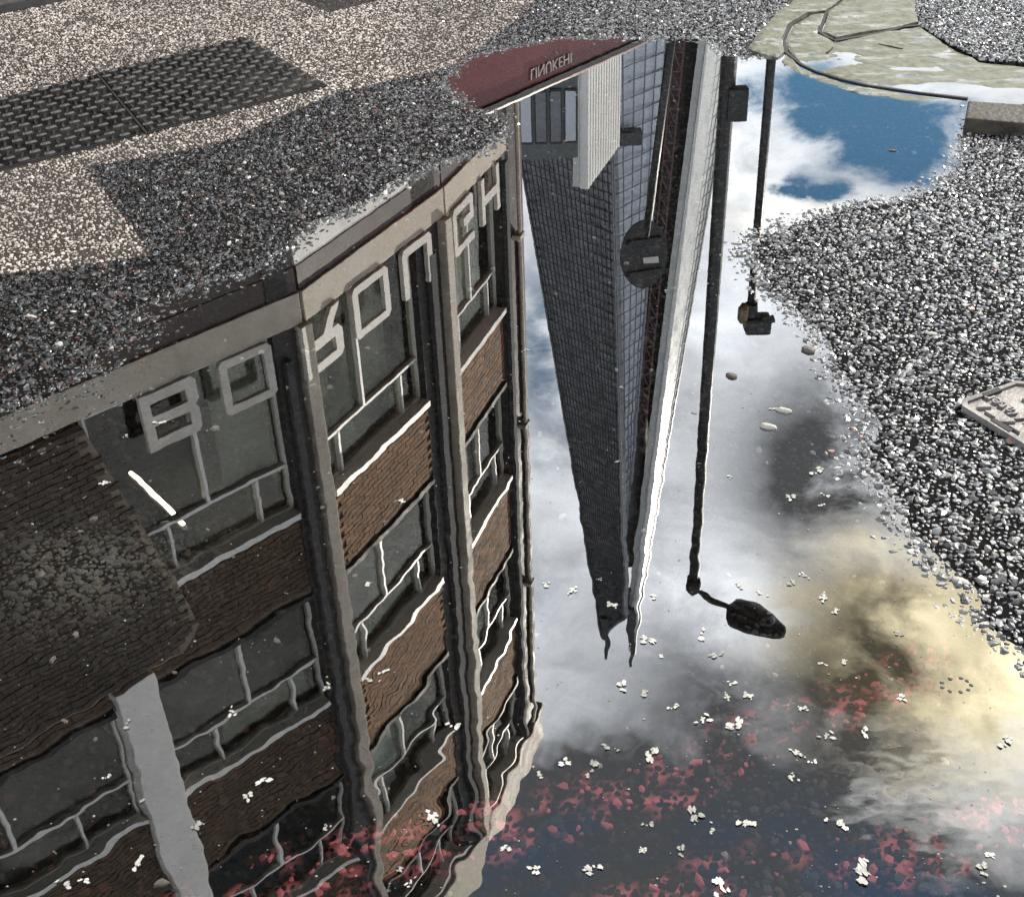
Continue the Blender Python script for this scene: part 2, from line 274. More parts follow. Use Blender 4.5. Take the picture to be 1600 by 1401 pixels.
def road_material(name, stone):
    m = mat(name, (.04, .04, .04), .35, .5); b = m.node_tree.nodes['Principled BSDF']; t = nd(m, 'ShaderNodeTexCoord')
    n = nd(m, 'ShaderNodeTexNoise'); lk(m, t.outputs['Object'], n.inputs['Vector']); n.inputs['Scale'].default_value = 420 if stone else 260; n.inputs['Detail'].default_value = 4
    ap = nd(m, 'ShaderNodeAttribute', attribute_name='paint'); al = nd(m, 'ShaderNodeAttribute', attribute_name='pale')
    if stone: ac = nd(m, 'ShaderNodeAttribute', attribute_name='tint'); base = ac.outputs['Color']
    else:
        r = nd(m, 'ShaderNodeValToRGB'); r.color_ramp.elements[0].color = (.003, .003, .003, 1); r.color_ramp.elements[1].color = (.011, .010, .0095, 1); lk(m, n.outputs['Fac'], r.inputs[0]); base = r.outputs[0]
        mp_ = nd(m, 'ShaderNodeMix', data_type='RGBA'); lk(m, al.outputs['Fac'], mp_.inputs[0]); lk(m, base, mp_.inputs[6]); mp_.inputs[7].default_value = (.05, .043, .038, 1); base = mp_.outputs[2]
    mr = nd(m, 'ShaderNodeMix', data_type='RGBA'); lk(m, ap.outputs['Fac'], mr.inputs[0]); lk(m, base, mr.inputs[6]); mr.inputs[7].default_value = (.90, .25, .29, 1)
    lk(m, mr.outputs[2], b.inputs['Base Color'])
    bp = nd(m, 'ShaderNodeBump'); bp.inputs['Distance'].default_value = .0012; bp.inputs['Strength'].default_value = .8; lk(m, n.outputs['Fac'], bp.inputs['Height']); lk(m, bp.outputs[0], b.inputs['Normal'])
    rr = nd(m, 'ShaderNodeMapRange'); lk(m, al.outputs['Fac'], rr.inputs[0]); rr.inputs[3].default_value = .22 if stone else .85; rr.inputs[4].default_value = .5 if stone else .9; lk(m, rr.outputs[0], b.inputs['Roughness'])
    if stone:
        b.inputs['Coat IOR'].default_value = 2.4; b.inputs['Coat Roughness'].default_value = .07
        cw = nd(m, 'ShaderNodeMapRange'); lk(m, al.outputs['Fac'], cw.inputs[0]); cw.inputs[3].default_value = 1.0; cw.inputs[4].default_value = .6; gz = nd(m, 'ShaderNodeNewGeometry'); sz = nd(m, 'ShaderNodeSeparateXYZ'); lk(m, gz.outputs['Position'], sz.inputs[0])
        dr = nd(m, 'ShaderNodeMapRange'); lk(m, sz.outputs[2], dr.inputs[0]); dr.inputs[1].default_value = -.0015; dr.inputs[2].default_value = 0; mu = nd(m, 'ShaderNodeMath', operation='MULTIPLY')   # no air, no gloss below the water line
        lk(m, cw.outputs[0], mu.inputs[0]); lk(m, dr.outputs[0], mu.inputs[1]); lk(m, mu.outputs[0], b.inputs['Coat Weight']); mu2 = nd(m, 'ShaderNodeMath', operation='MULTIPLY'); lk(m, dr.outputs[0], mu2.inputs[0]); mu2.inputs[1].default_value = .5; lk(m, mu2.outputs[0], b.inputs['Specular IOR Level'])
    else: b.inputs['Specular IOR Level'].default_value = .06
    return m
M['road'] = road_material('wet bitumen', False); M['stone'] = road_material('wet chippings', True)
road = link('road', road_me, M['road'], None, 'structure')
gm = MB(); gm.add([(-2500, -2500, -.07), (2500, -2500, -.07), (2500, 2500, -.07), (-2500, 2500, -.07)], [(0, 1, 2, 3)])
ground = gm.build('ground', mottled('distant street surface', (.05, .05, .05), (.08, .078, .075), .3, (.5, .8)), None, 'structure')

# ------------------------------------------------------------------ chippings rolled into the asphalt (uncountable)
def chippings():
    S = .0104; xs = np.arange(-3.2, 3.2, S); ys = np.arange(.55, 6.2, S); X, Y = np.meshgrid(xs, ys); X = X + (np.arange(len(ys)) % 2)[:, None]*S/2
    P = np.stack([X.ravel(), Y.ravel()], 1); P += rng.uniform(-.33, .33, P.shape)*S
    keep = np.abs(P[:, 0] - .0) < (.42 + P[:, 1]*.46)+.15
    far = P[:, 1]; keep &= rng.random(len(P)) < np.clip(1.15-.05*far, .82, .95)
    P = P[keep]
    Q = rng.uniform((-3.2, 2.2), (1.2, 6.2), (70000, 2)); Q = Q[inside(Q, LIGHT) & (np.abs(Q[:, 0]) < .5+Q[:, 1]*.46)]; P = np.concatenate([P, Q])   # finer grit in the old surface
    ex = np.zeros(len(P), bool)
    for px in [PLATE_PX, COVER_PX, KERB_PX, APRON_PX, [(1505, 158), (1740, 180), (1740, 232), (1505, 206)]]: ex |= inside(P, gpoly(px))
    P = P[~ex]; n = len(P)
    lit = inside(P, LIGHT); dk = inside(P, DARK1)
    z = height(P); big = rng.random(n)
    r = (.0034 + .0060*big**2.2)*np.where(lit, .66, 1.06); hgt = r*rng.uniform(.35, .75, n)
    # ring template
    K = 5; a0 = rng.uniform(0, 2*math.pi, n); el = rng.uniform(.72, 1.35, n); rot = rng.uniform(0, math.pi, n)
    V = np.zeros((n, 2*K+1, 3)); ang = a0[:, None] + np.arange(K)[None]*2*math.pi/K + rng.uniform(-.3, .3, (n, K))
    r1 = r[:, None]*rng.uniform(.85, 1.2, (n, K)); r2 = r1*rng.uniform(.62, .9, (n, K))
    def ell(rr, aa):
        x = rr*np.cos(aa)*el[:, None]; y = rr*np.sin(aa)/el[:, None]; c, s = np.cos(rot)[:, None], np.sin(rot)[:, None]; return x*c-y*s, x*s+y*c
    x, y = ell(r1, ang); V[:, :K, 0] = x; V[:, :K, 1] = y; V[:, :K, 2] = -.004
    x, y = ell(r2, ang); tx, ty = rng.normal(0, .17, (2, n))
    V[:, K:2*K, 0] = x; V[:, K:2*K, 1] = y; V[:, K:2*K, 2] = hgt[:, None]*rng.uniform(.6, .95, (n, K)) + x*tx[:, None] + y*ty[:, None]
    V[:, 2*K, 2] = hgt*rng.uniform(.9, 1.12, n)
    V[:, :, 0] += P[:, :1]; V[:, :, 1] += P[:, 1:]; V[:, :, 2] += z[:, None]
    k = np.arange(K); kn = (k+1) % K
    T = np.concatenate([np.stack([k, kn, K+kn], 1), np.stack([k, K+kn, K+k], 1), np.stack([K+k, K+kn, np.full(K, 2*K)], 1)])
    TT = (np.arange(n)[:, None, None]*(2*K+1) + T[None]).reshape(-1, 3)
    me = raw_mesh('asphalt_chippings', V.reshape(-1, 3), TT, False)
    g = rng.random(n); tint = np.stack([.025+.16*g**2.2]*3, 1)
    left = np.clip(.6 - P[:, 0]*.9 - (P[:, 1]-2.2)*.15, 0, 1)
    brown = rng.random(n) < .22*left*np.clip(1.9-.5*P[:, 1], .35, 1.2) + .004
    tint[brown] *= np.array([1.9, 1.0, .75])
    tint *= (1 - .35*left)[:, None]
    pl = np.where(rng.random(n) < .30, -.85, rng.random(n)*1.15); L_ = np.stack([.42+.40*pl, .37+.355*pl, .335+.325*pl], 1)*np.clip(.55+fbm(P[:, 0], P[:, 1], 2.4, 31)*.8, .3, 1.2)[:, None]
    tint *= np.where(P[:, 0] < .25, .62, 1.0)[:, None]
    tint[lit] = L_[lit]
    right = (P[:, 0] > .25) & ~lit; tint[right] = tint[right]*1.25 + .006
    tint[(z+hgt) < -.002] *= .6      # darker below the water line
    sc_ = gnd(105, 880)[:2]; sg = np.exp(-(((P-sc_)/np.array([.17, .13]))**2).sum(1))*fbm(P[:, 0], P[:, 1], 7, 41); tint += sg[:, None]*np.array([.42, .425, .39])   # grey glow on the water painted into the stone colour
    tint[dk] = .03; wh = rng.random(n) < .006; tint[wh] = (.6, .58, .53)
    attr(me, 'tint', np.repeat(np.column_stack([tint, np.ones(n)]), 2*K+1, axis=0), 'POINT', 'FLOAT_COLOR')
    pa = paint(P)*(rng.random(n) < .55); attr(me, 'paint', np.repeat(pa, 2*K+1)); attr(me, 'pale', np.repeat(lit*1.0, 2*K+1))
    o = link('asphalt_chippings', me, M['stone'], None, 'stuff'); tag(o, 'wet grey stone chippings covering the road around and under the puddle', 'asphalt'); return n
NCH = chippings()

# ------------------------------------------------------------------ the water
def water():
    s = .05; xs = np.arange(-2.6, 2.6, s); ys = np.arange(.4, 5.4, s); X, Y = np.meshgrid(xs, ys); P = np.stack([X.ravel(), Y.ravel()], 1)
    ok = (inside(P, PUD) | (linedist(P, PUD, True) < .17) | inside(P, gpoly(APRON_PX))).reshape(X.shape)
    c = ok[:-1, :-1] & ok[1:, :-1] & ok[:-1, 1:] & ok[1:, 1:]; j, i = np.nonzero(c); w = len(xs); q = j*w+i
    T = np.stack([q, q+1, q+w+1, q+w], 1); used, inv = np.unique(T, return_inverse=True)
    V = np.column_stack([P[used], np.zeros(len(used))]); me = raw_mesh('puddle', V, inv.reshape(T.shape), True)
    m = mat('rain water', (.02, .02, .02)); t_ = m.node_tree; t_.nodes.remove(t_.nodes['Principled BSDF'])
    tcn = nd(m, 'ShaderNodeTexCoord')
    def offs(scale, amp, detail, sx=1.0, sy=1.0):
        mpp = nd(m, 'ShaderNodeMapping'); lk(m, tcn.outputs['Object'], mpp.inputs[0]); mpp.inputs['Scale'].default_value = (sx, sy, 1); mpp.inputs['Rotation'].default_value = (0, 0, .25)
        n = nd(m, 'ShaderNodeTexNoise'); lk(m, mpp.outputs[0], n.inputs['Vector']); n.inputs['Scale'].default_value = scale; n.inputs['Detail'].default_value = detail
        v = nd(m, 'ShaderNodeVectorMath', operation='SUBTRACT'); lk(m, n.outputs['Color'], v.inputs[0]); v.inputs[1].default_value = (.5, .5, .5)
        k = nd(m, 'ShaderNodeVectorMath', operation='MULTIPLY'); lk(m, v.outputs[0], k.inputs[0]); k.inputs[1].default_value = (amp, amp, 0); return k.outputs[0]
    def vadd(a, b):
        v = nd(m, 'ShaderNodeVectorMath', operation='ADD'); lk(m, a, v.inputs[0])
        if isinstance(b, tuple): v.inputs[1].default_value = b
        else: lk(m, b, v.inputs[1])
        return v.outputs[0]
    # ripples are stronger towards the open near side of the puddle, where the wind catches it
    sp = nd(m, 'ShaderNodeSeparateXYZ'); lk(m, tcn.outputs['Object'], sp.inputs[0])
    gr = nd(m, 'ShaderNodeMapRange'); lk(m, sp.outputs[1], gr.inputs[0]); gr.inputs[1].default_value = 2.1; gr.inputs[2].default_value = .95; gr.inputs[3].default_value = .12; gr.inputs[4].default_value = .85
    w1 = vadd(offs(18, .0085, 1.0, .8, 1.3), offs(50, .0024, 0.0))
    sc = nd(m, 'ShaderNodeVectorMath', operation='SCALE'); lk(m, w1, sc.inputs[0]); lk(m, gr.outputs[0], sc.inputs['Scale'])
    tot = sc.outputs[0]
    for (px, py, amp, kk, rad) in [(1440, 1225, .018, 1, .10), (1320, 1320, .016, 1, .09), (760, 1330, .004, 90, .25)]:
        c = gnd(px, py); v = nd(m, 'ShaderNodeVectorMath', operation='SUBTRACT'); lk(m, vadd(tcn.outputs['Object'], offs(14, .08, 1.0)), v.inputs[0]); v.inputs[1].default_value = (c[0], c[1], 0)
        ln = nd(m, 'ShaderNodeVectorMath', operation='LENGTH'); lk(m, v.outputs[0], ln.inputs[0]); nr = nd(m, 'ShaderNodeVectorMath', operation='NORMALIZE'); lk(m, v.outputs[0], nr.inputs[0])
        def mm(op, a, b=None):
            n = nd(m, 'ShaderNodeMath', operation=op)
            for i_, q_ in enumerate((a, b)):
                if q_ is None: continue
                if isinstance(q_, (int, float)): n.inputs[i_].default_value = q_
                else: lk(m, q_, n.inputs[i_])
            return n.outputs[0]
        d = ln.outputs['Value']; a = mm('MULTIPLY', mm('SINE', mm('MULTIPLY', d, kk)) if kk > 1 else 1.0, mm('MULTIPLY', mm('EXPONENT', mm('MULTIPLY', mm('POWER', mm('DIVIDE', d, rad), 2.0), -1.0)), amp))
        k = nd(m, 'ShaderNodeVectorMath', operation='SCALE'); lk(m, nr.outputs[0] if kk > 1 else offs(34, 2.2, 1.5, .8, 1.7), k.inputs[0]); lk(m, a, k.inputs['Scale']); tot = vadd(tot, k.outputs[0])
    nn = nd(m, 'ShaderNodeVectorMath', operation='NORMALIZE'); lk(m, vadd(tot, (0, 0, 1)), nn.inputs[0])
    gl = nd(m, 'ShaderNodeBsdfGlossy'); gl.inputs['Roughness'].default_value = .0; gl.inputs['Color'].default_value = (1, 1, 1, 1); lk(m, nn.outputs[0], gl.inputs['Normal'])
    tr = nd(m, 'ShaderNodeBsdfTransparent'); tr.inputs['Color'].default_value = (.61, .61, .60, 1)
    ge = nd(m, 'ShaderNodeNewGeometry'); si = nd(m, 'ShaderNodeSeparateXYZ'); lk(m, ge.outputs['Incoming'], si.inputs[0])
    F0 = .34; fres = mm('ADD', mm('MULTIPLY', mm('POWER', mm('SUBTRACT', 1.0, mm('ABSOLUTE', si.outputs[2])), 4.0), 1-F0), F0)
    mxs = nd(m, 'ShaderNodeMixShader'); lk(m, fres, mxs.inputs[0]); lk(m, tr.outputs[0], mxs.inputs[1]); lk(m, gl.outputs[0], mxs.inputs[2])
    lk(m, mxs.outputs[0], t_.nodes['Material Output'].inputs['Surface'])
    return link('puddle', me, m, None, 'structure')
water()

# ------------------------------------------------------------------ street ironwork and concrete
M['plate'] = mottled('worn checker plate steel', (.006, .0055, .005), (.035, .032, .029), 9, (.10, .36), .0006, 90, spec=.8, metal=.35)
M['iron'] = mottled('worn cast iron', (.16, .15, .145), (.30, .285, .275), 14, (.3, .5), .0008, 160, metal=.35)
M['tread'] = mottled('polished tread steel', (.03, .028, .026), (.22, .21, .20), 45, (.16, .35), metal=.7)
M['gap'] = mat('dirt filled joint', (.012, .011, .010), .7)
def bil(q, a, b):
    return (q[0]*(1-a)+q[1]*a)*(1-b) + (q[3]*(1-a)+q[2]*a)*b
def plate(px, label, na, nb, zt):
    q = [gnd(*p) for p in px]; c = sum(q)/4; root = empty('checker_plate_cover', (c[0], c[1], zt)); tag(root, label, 'access cover', 'checker plate leaves')
    q = [np.array([p[0]-c[0], p[1]-c[1], 0]) for p in q]
    P = [bil(q, .006, .006), bil(q, .994, .006), bil(q, .994, .994), bil(q, .006, .994)]
    MB().hexa([tuple(p+[0, 0, -.03]) for p in P]+[tuple(p) for p in P]).build('plate', M['plate'], root, bevel=.002)
    G = [bil(q, -.012, -.012), bil(q, 1.012, -.012), bil(q, 1.012, 1.012), bil(q, -.012, 1.012)]
    fr = MB()
    for i in range(4):
        j = (i+1) % 4; a, b, d, e = G[i], G[j], bil(q, *[(0, 0), (1, 0), (1, 1), (0, 1)][j]), bil(q, *[(0, 0), (1, 0), (1, 1), (0, 1)][i])
        fr.hexa([tuple(v+[0, 0, -.03]) for v in (a, b, d, e)]+[tuple(v+[0, 0, -.003]) for v in (a, b, d, e)])
    fr.build('frame', M['gap'], root)
    l, w, h = .0165, .0045, .0058
    tm = MB().hexa([(-l, -w, 0), (l, -w, 0), (l, w, 0), (-l, w, 0), (-l*.72, -w*.5, h), (l*.72, -w*.5, h), (l*.72, w*.5, h), (-l*.72, w*.5, h)]).mesh('tread'); tm.materials.append(M['tread'])
    ax = math.atan2(*(q[1]-q[0])[[1, 0]]); ay = math.atan2(*(q[3]-q[0])[[1, 0]])
    for i in range(na):
        for j in range(nb):
            p = bil(q, (i+.5)/na, (j+.5)/nb); t = bpy.data.objects.new('tread', tm); COL.objects.link(t); t.parent = root
            t.location = (p[0], p[1], 0); t.rotation_euler = (0, 0, (ax if (i+j) % 2 else ay) + rnd.uniform(-.05, .05)); s = rnd.uniform(.9, 1.05); t.scale = (s, s, rnd.uniform(.75, 1.1))
plate([(155, 121), (381, 65), (508, 139), (232, 213)], 'right leaf of the dark steel checker plate cover, its pointed corner towards the puddle', 17, 17, .016)
plate([(-120, 189), (151, 122), (228, 214), (-120, 300)], 'left leaf of the dark steel checker plate cover, cut by the photo edge', 17, 15, .013)

def text_mesh(s, size, ext, font_align='CENTER'):
    c = bpy.data.curves.new('lettering', 'FONT'); c.body = s; c.size = size; c.extrude = ext; c.align_x = font_align; c.align_y = 'CENTER'; c.resolution_u = 3
    o = bpy.data.objects.new('lettering_tmp', c); COL.objects.link(o); dg = bpy.context.evaluated_depsgraph_get()
    me = bpy.data.meshes.new_from_object(o.evaluated_get(dg)); bpy.data.objects.remove(o, do_unlink=True); bpy.data.curves.remove(c); me.name = 'lettering'; return me
def water_cover():
    A = gnd(1496, 641); B = gnd(1583, 600); D = gnd(1600, 706); e1 = (D-A)[:2]; e1 /= np.linalg.norm(e1); e2 = np.array([-e1[1], e1[0]])
    if e2 @ (B-A)[:2] < 0: e2 = -e2
    wdt = float((B-A)[:2]@e2); ln = .27; zt = .015
    root = empty('stopcock_cover', (A[0], A[1], zt)); tag(root, 'small cast iron water cover with raised lettering and triangles set in chippings', 'utility cover')
    f3 = lambda a, b, d: (a*e1[0]+b*e2[0], a*e1[1]+b*e2[1], d)
    ch = .03
    out = [(.012, -.004), (ln, -.004), (ln+.01, .006), (ln+.01, wdt-ch*.6), (ln-ch, wdt+.02), (ch, wdt+.02), (-.0, wdt-.012), (-.004, .012)]
    inn = [(.016, .006), (ln-.004, .006), (ln, .012), (ln, wdt-ch*.6-.004), (ln-ch-.004, wdt+.010), (ch+.004, wdt+.010), (.008, wdt-.017), (.006, .015)]
    n = len(out); r = MB(); vs = [f3(*p, -.03) for p in out]+[f3(*p, .004) for p in out]+[f3(*p, .004) for p in inn]+[f3(*p, -.03) for p in inn]
    fs = []
    for i in range(n):
        j = (i+1) % n
        for k in range(3): fs.append((k*n+i, k*n+j, (k+1)*n+j, (k+1)*n+i))
    r.add(vs, fs).build('frame', M['iron'], root)
    MB().prism([(a*.985+.002, b*.98+.001) for a, b in inn], f3, -.03, -.001).build('lid', M['iron'], root)
    s = .013
    for k in range(8):
        a = .032+k*.029
        for b in (.026, wdt-.012):
            up = 1 if k % 2 else -1; tri = [(a-s, b-up*s*.8), (a+s, b-up*s*.8), (a, b+up*s)]
            if a > ln-.02 or (b > .1 and a < .04): continue
            MB().prism(tri, f3, -.0015, .0062).build('raised_triangle', M['iron'], root)
    for (a0, a1, b0, b1) in [(.001, .012, wdt*.36, wdt*.62), (.075, .12, .002, .013), (ln*.5-.035, ln*.5+.035, wdt*.5-.006, wdt*.5+.008)]:
        MB().prism([(a0, b0), (a1, b0), (a1, b1), (a0, b1)], f3, -.01, .0052).build('keyhole', M['gap'], root)
    for txt, b, sz in (('ThamesWater', .060, .040), ('Meter', wdt-.045, .040)):
        o = link('lettering', text_mesh(txt, sz, .0035), M['iron'], root)
        X = Vector((-e1[0], -e1[1], 0)); Z = Vector((0, 0, 1)); Y = Z.cross(X); p = f3(.125 if txt[0] == 'T' else .10, b, .0012)
        mw = Matrix((X, Y, Z)).transposed().to_4x4(); mw.translation = p; o.matrix_local = mw
water_cover()

# concrete apron with real joints
def wet_concrete():
    m = mottled('wet mossy concrete', (.065, .07, .042), (.20, .205, .155), 34, (.5, .8), .0012, 60, 10); b = m.node_tree.nodes['Principled BSDF']
    t = nd(m, 'ShaderNodeTexCoord'); mp_ = nd(m, 'ShaderNodeMapping'); lk(m, t.outputs['Object'], mp_.inputs[0]); mp_.inputs['Scale'].default_value = (4, 14, 1)
    n = nd(m, 'ShaderNodeTexNoise'); lk(m, mp_.outputs[0], n.inputs['Vector']); n.inputs['Scale'].default_value = 1.3; n.inputs['Detail'].default_value = 7; n.inputs['Roughness'].default_value = .62
    r = nd(m, 'ShaderNodeMapRange'); lk(m, n.outputs['Fac'], r.inputs[0]); r.inputs[1].default_value = .50; r.inputs[2].default_value = .68; lk(m, r.outputs[0], b.inputs['Coat Weight'])
    b.inputs['Coat Roughness'].default_value = .03; b.inputs['Coat IOR'].default_value = 2.8; return m
M['concrete'] = wet_concrete(); M['kerb'] = mottled('weathered kerb stone', (.008, .007, .005), (.055, .045, .03), 16, (.5, .8), .006, 45)
ap = empty('concrete_apron', (1.2, 4.1, 0)); tag(ap, 'cracked mossy concrete patch with a curved joint beyond the puddle', 'concrete patch')
def slab(px, drop):
    pts = np.array([gnd(*p)[:2] for p in px]); bm = bmesh.new(); f = bm.faces.new([bm.verts.new((x, y, 0)) for x, y in pts]); lo, hi_ = pts.min(0), pts.max(0)
    for ax in (0, 1):
        for c in np.arange(lo[ax]+.013, hi_[ax], .022):
            bmesh.ops.bisect_plane(bm, geom=bm.verts[:]+bm.edges[:]+bm.faces[:], plane_co=(c, 0, 0) if ax == 0 else (0, c, 0), plane_no=(1, 0, 0) if ax == 0 else (0, 1, 0), dist=1e-5)
    bmesh.ops.triangulate(bm, faces=bm.faces[:]); bm.normal_update()
    if sum(q.normal.z for q in bm.faces) < 0: bmesh.ops.reverse_faces(bm, faces=bm.faces[:])
    P = np.array([v.co[:2] for v in bm.verts]); edge = linedist(P, [tuple(q) for q in pts], True)
    z = .0035 + .0085*(P[:, 1]-4.0) + (fbm(P[:, 0]*.6, P[:, 1]*1.6, 7, 61)-.5)*.016 + (vnoise(P[:, 0], P[:, 1], 60, 63)-.5)*.0012 - .002*np.exp(-edge/.004) - drop
    rim = bmesh.ops.extrude_face_region(bm, geom=bm.faces[:])       # the copy becomes the top, the original the underside
    top = {v for v in rim['geom'] if isinstance(v, bmesh.types.BMVert)}; zz = {(round(float(p[0]), 5), round(float(p[1]), 5)): float(q) for p, q in zip(P, z)}
    for v in bm.verts: v.co.z = zz.get((round(v.co.x, 5), round(v.co.y, 5)), .003) if v in top else -.04
    bmesh.ops.recalc_face_normals(bm, faces=bm.faces[:]); me = bpy.data.meshes.new('slab_piece'); bm.to_mesh(me); bm.free()
    me.transform(Matrix.Translation((-1.2, -4.1, 0))); return link('slab_piece', me, M['concrete'], ap)
for k, px in SLABS_PX.items(): slab(px, .001 if k == 'd' else -.0035 if k in 'ab' else .0010)
def joint(px, w):
    P = [gnd(*q)[:2]-np.array([1.2, 4.1]) for q in px]; jb = MB(); Lr = []
    for i, p in enumerate(P):
        d = P[min(i+1, len(P)-1)]-P[max(i-1, 0)]; d /= np.linalg.norm(d); nn = np.array([-d[1], d[0]])*w*rnd.uniform(.6, 1.3); Lr.append((p-nn, p+nn))
    for (a, b), (c, d) in zip(Lr[:-1], Lr[1:]): jb.hexa([(*a, -.03), (*b, -.03), (*d, -.03), (*c, -.03), (*a, .0042), (*b, .0042), (*d, .0042), (*c, .0042)])
    jb.build('joint', M['gap'], ap)
joint([(1262, 22), (1236, 39), (1225, 63), (1228, 83), (1252, 102), (1275, 113), (1314, 125), (1358, 135), (1435, 146), (1512, 155)], .0055)
joint([(1322, -2), (1306, 14), (1292, 23), (1283, 40), (1281, 51), (1292, 59), (1306, 65), (1345, 58), (1380, 52), (1410, 43), (1438, 41)], .0075)
joint([(1306, 65), (1300, 78), (1292, 84)], .003); joint([(1218, 56), (1204, 62), (1198, 74), (1186, 82)], .003); joint([(1212, 28), (1226, 30), (1240, 24)], .003); joint([(1372, 70), (1392, 74), (1410, 78)], .002)
kb = MB(); kpoly = [tuple(gnd(*q, .045)[:2]) for q in KERB_PX]; c0 = np.mean(kpoly, 0)
kb.prism([tuple(np.array(p)-c0) for p in kpoly], lambda a, b, d: (a, b, d), -.06, .045)
ko = kb.build('kerb_stone', M['kerb'], None, bevel=.006); ko.location = (c0[0], c0[1], 0); tag(ko, 'low brown kerb stone with dark face at the right edge of the puddle', 'kerb')
kp = gpoly([(-420, 120), (-120, 62), (0, 27), (140, -2), (300, -45), (300, -95), (-420, 20)]); c1 = np.mean(kp, 0)
ko = MB().prism([tuple(np.array(p)-c1) for p in kp], lambda a, b, d: (a, b, d), -.06, .05).build('dark_kerb', mottled('wet dark kerb', (.03, .028, .026), (.08, .075, .07), 10, (.3, .6), .003, 40), None, bevel=.008)
ko.location = (c1[0], c1[1], 0); tag(ko, 'dark wet kerb crossing the top left corner above the plates', 'kerb')

# ------------------------------------------------------------------ the brick building whose image lies in the water
Z0 = 4.3
J1 = refz(470, 500, Z0); J2 = refz(688, 335, Z0); J3 = refz(757, 262, Z0); JA = refz(0, 704.75, Z0)
def az_(a, b): return math.atan2(b[0]-a[0], b[1]-a[1])
AZ1, AZ2, AZ3 = az_(JA, J1), az_(J1, J2), az_(J2, J3)
class Bay:
    def __init__(s, J, a): s.o = J; s.u = np.array([math.sin(a), math.cos(a)]); s.n = np.array([math.cos(a), -math.sin(a)])
    def p(s, u, n, z): return (s.o[0]+s.u[0]*u+s.n[0]*n, s.o[1]+s.u[1]*u+s.n[1]*n, z)
    def box(s, mb, u0, u1, n0, n1, z0, z1):
        return mb.hexa([s.p(u0, n0, z0), s.p(u1, n0, z0), s.p(u1, n1, z0), s.p(u0, n1, z0), s.p(u0, n0, z1), s.p(u1, n0, z1), s.p(u1, n1, z1), s.p(u0, n1, z1)])
BLD = empty('brick_building', (0, 0, 0)); tag(BLD, 'brown brick building with cream fins and BOROUGH lettering, reflected on the left of the puddle', 'building')
b1_, b2_, b3_ = Bay(J1, AZ1), Bay(J2*0+J1, AZ2), Bay(J2, AZ3)
LV = [(4.36, 6.34), (7.52, 9.0), (10.36, 11.74), (13.0, 14.36)]
bricks_left = [300]; stuff_v = []
BW, BH, BG = .165, .055, .010
bm_one = MB().box(-BW/2, BW/2, -.03, .012, -BH/2, BH/2).mesh('brick'); bm_one.materials.append(M['brick'])
stuff = MB()
def bricks(bay, u0, u1, z0, z1, n0, single, clip=None):
    rz = math.atan2(bay.u[1], bay.u[0]); r = 0; z = z0+BH/2+.004
    while z+BH/2 <= z1+.001:
        u = u0 + BW/2 + (0 if r % 2 else -BW/2)
        while u-BW/2 < u1:
            a, b = max(u-BW/2, u0), min(u+BW/2, u1)
            if b-a > .03 and (clip is None or clip((a+b)/2, z)):
                if single and bricks_left[0] > 0 and b-a > BW*.9:
                    o = bpy.data.objects.new('brick', bm_one); COL.objects.link(o); o.parent = BLD; o.location = bay.p(u, n0+rnd.uniform(-.003, .003), z); o.rotation_euler = (0, 0, rz); bricks_left[0] -= 1
                else: j = rnd.uniform(-.003, .003); bay.box(stuff, a, b, n0-.03+j, n0+.012+j, z-BH/2, z+BH/2)
            u += BW+BG
        z += BH+BG; r += 1
def window(bay, u0, u1, z0, z1, zt, mul, tops):
    f = MB(); w = .026
    bay.box(f, u0, u0+w, -.14, -.06, z0, z1); bay.box(f, u1-w, u1, -.14, -.06, z0, z1); bay.box(f, u0+w, u1-w, -.14, -.06, z0, z0+w); bay.box(f, u0+w, u1-w, -.14, -.06, z1-w, z1)
    fo = f.build('window', M['white'], BLD)
    bay.box(MB(), 0, 0, 0, 0, 0, 0)
    t = MB(); bay.box(t, u0+w, u1-w, -.135, -.05, zt-.017, zt+.017).build('transom', M['white'], fo)
    for q in mul: t = MB(); bay.box(t, u0+(u1-u0)*q-.019, u0+(u1-u0)*q+.019, -.135, -.045, z0+w, zt-.022).build('mullion', M['white'], fo)
    for q in tops: t = MB(); bay.box(t, u0+(u1-u0)*q-.016, u0+(u1-u0)*q+.016, -.135, -.045, zt+.022, z1-w).build('mullion', M['white'], fo)
    cuts = [0]+list(mul)+[1]
    for a, b in zip(cuts[:-1], cuts[1:]):
        t = MB(); bay.box(t, u0+(u1-u0)*a+w, u0+(u1-u0)*b-w, -.105, -.095, z0+w, zt-.022).build('pane', M['pane'], fo)
    cuts = [0]+list(tops)+[1]
    for a, b in zip(cuts[:-1], cuts[1:]):
        t = MB(); bay.box(t, u0+(u1-u0)*a+w, u0+(u1-u0)*b-w, -.105, -.095, zt+.022, z1-w).build('pane', M['pane'], fo)
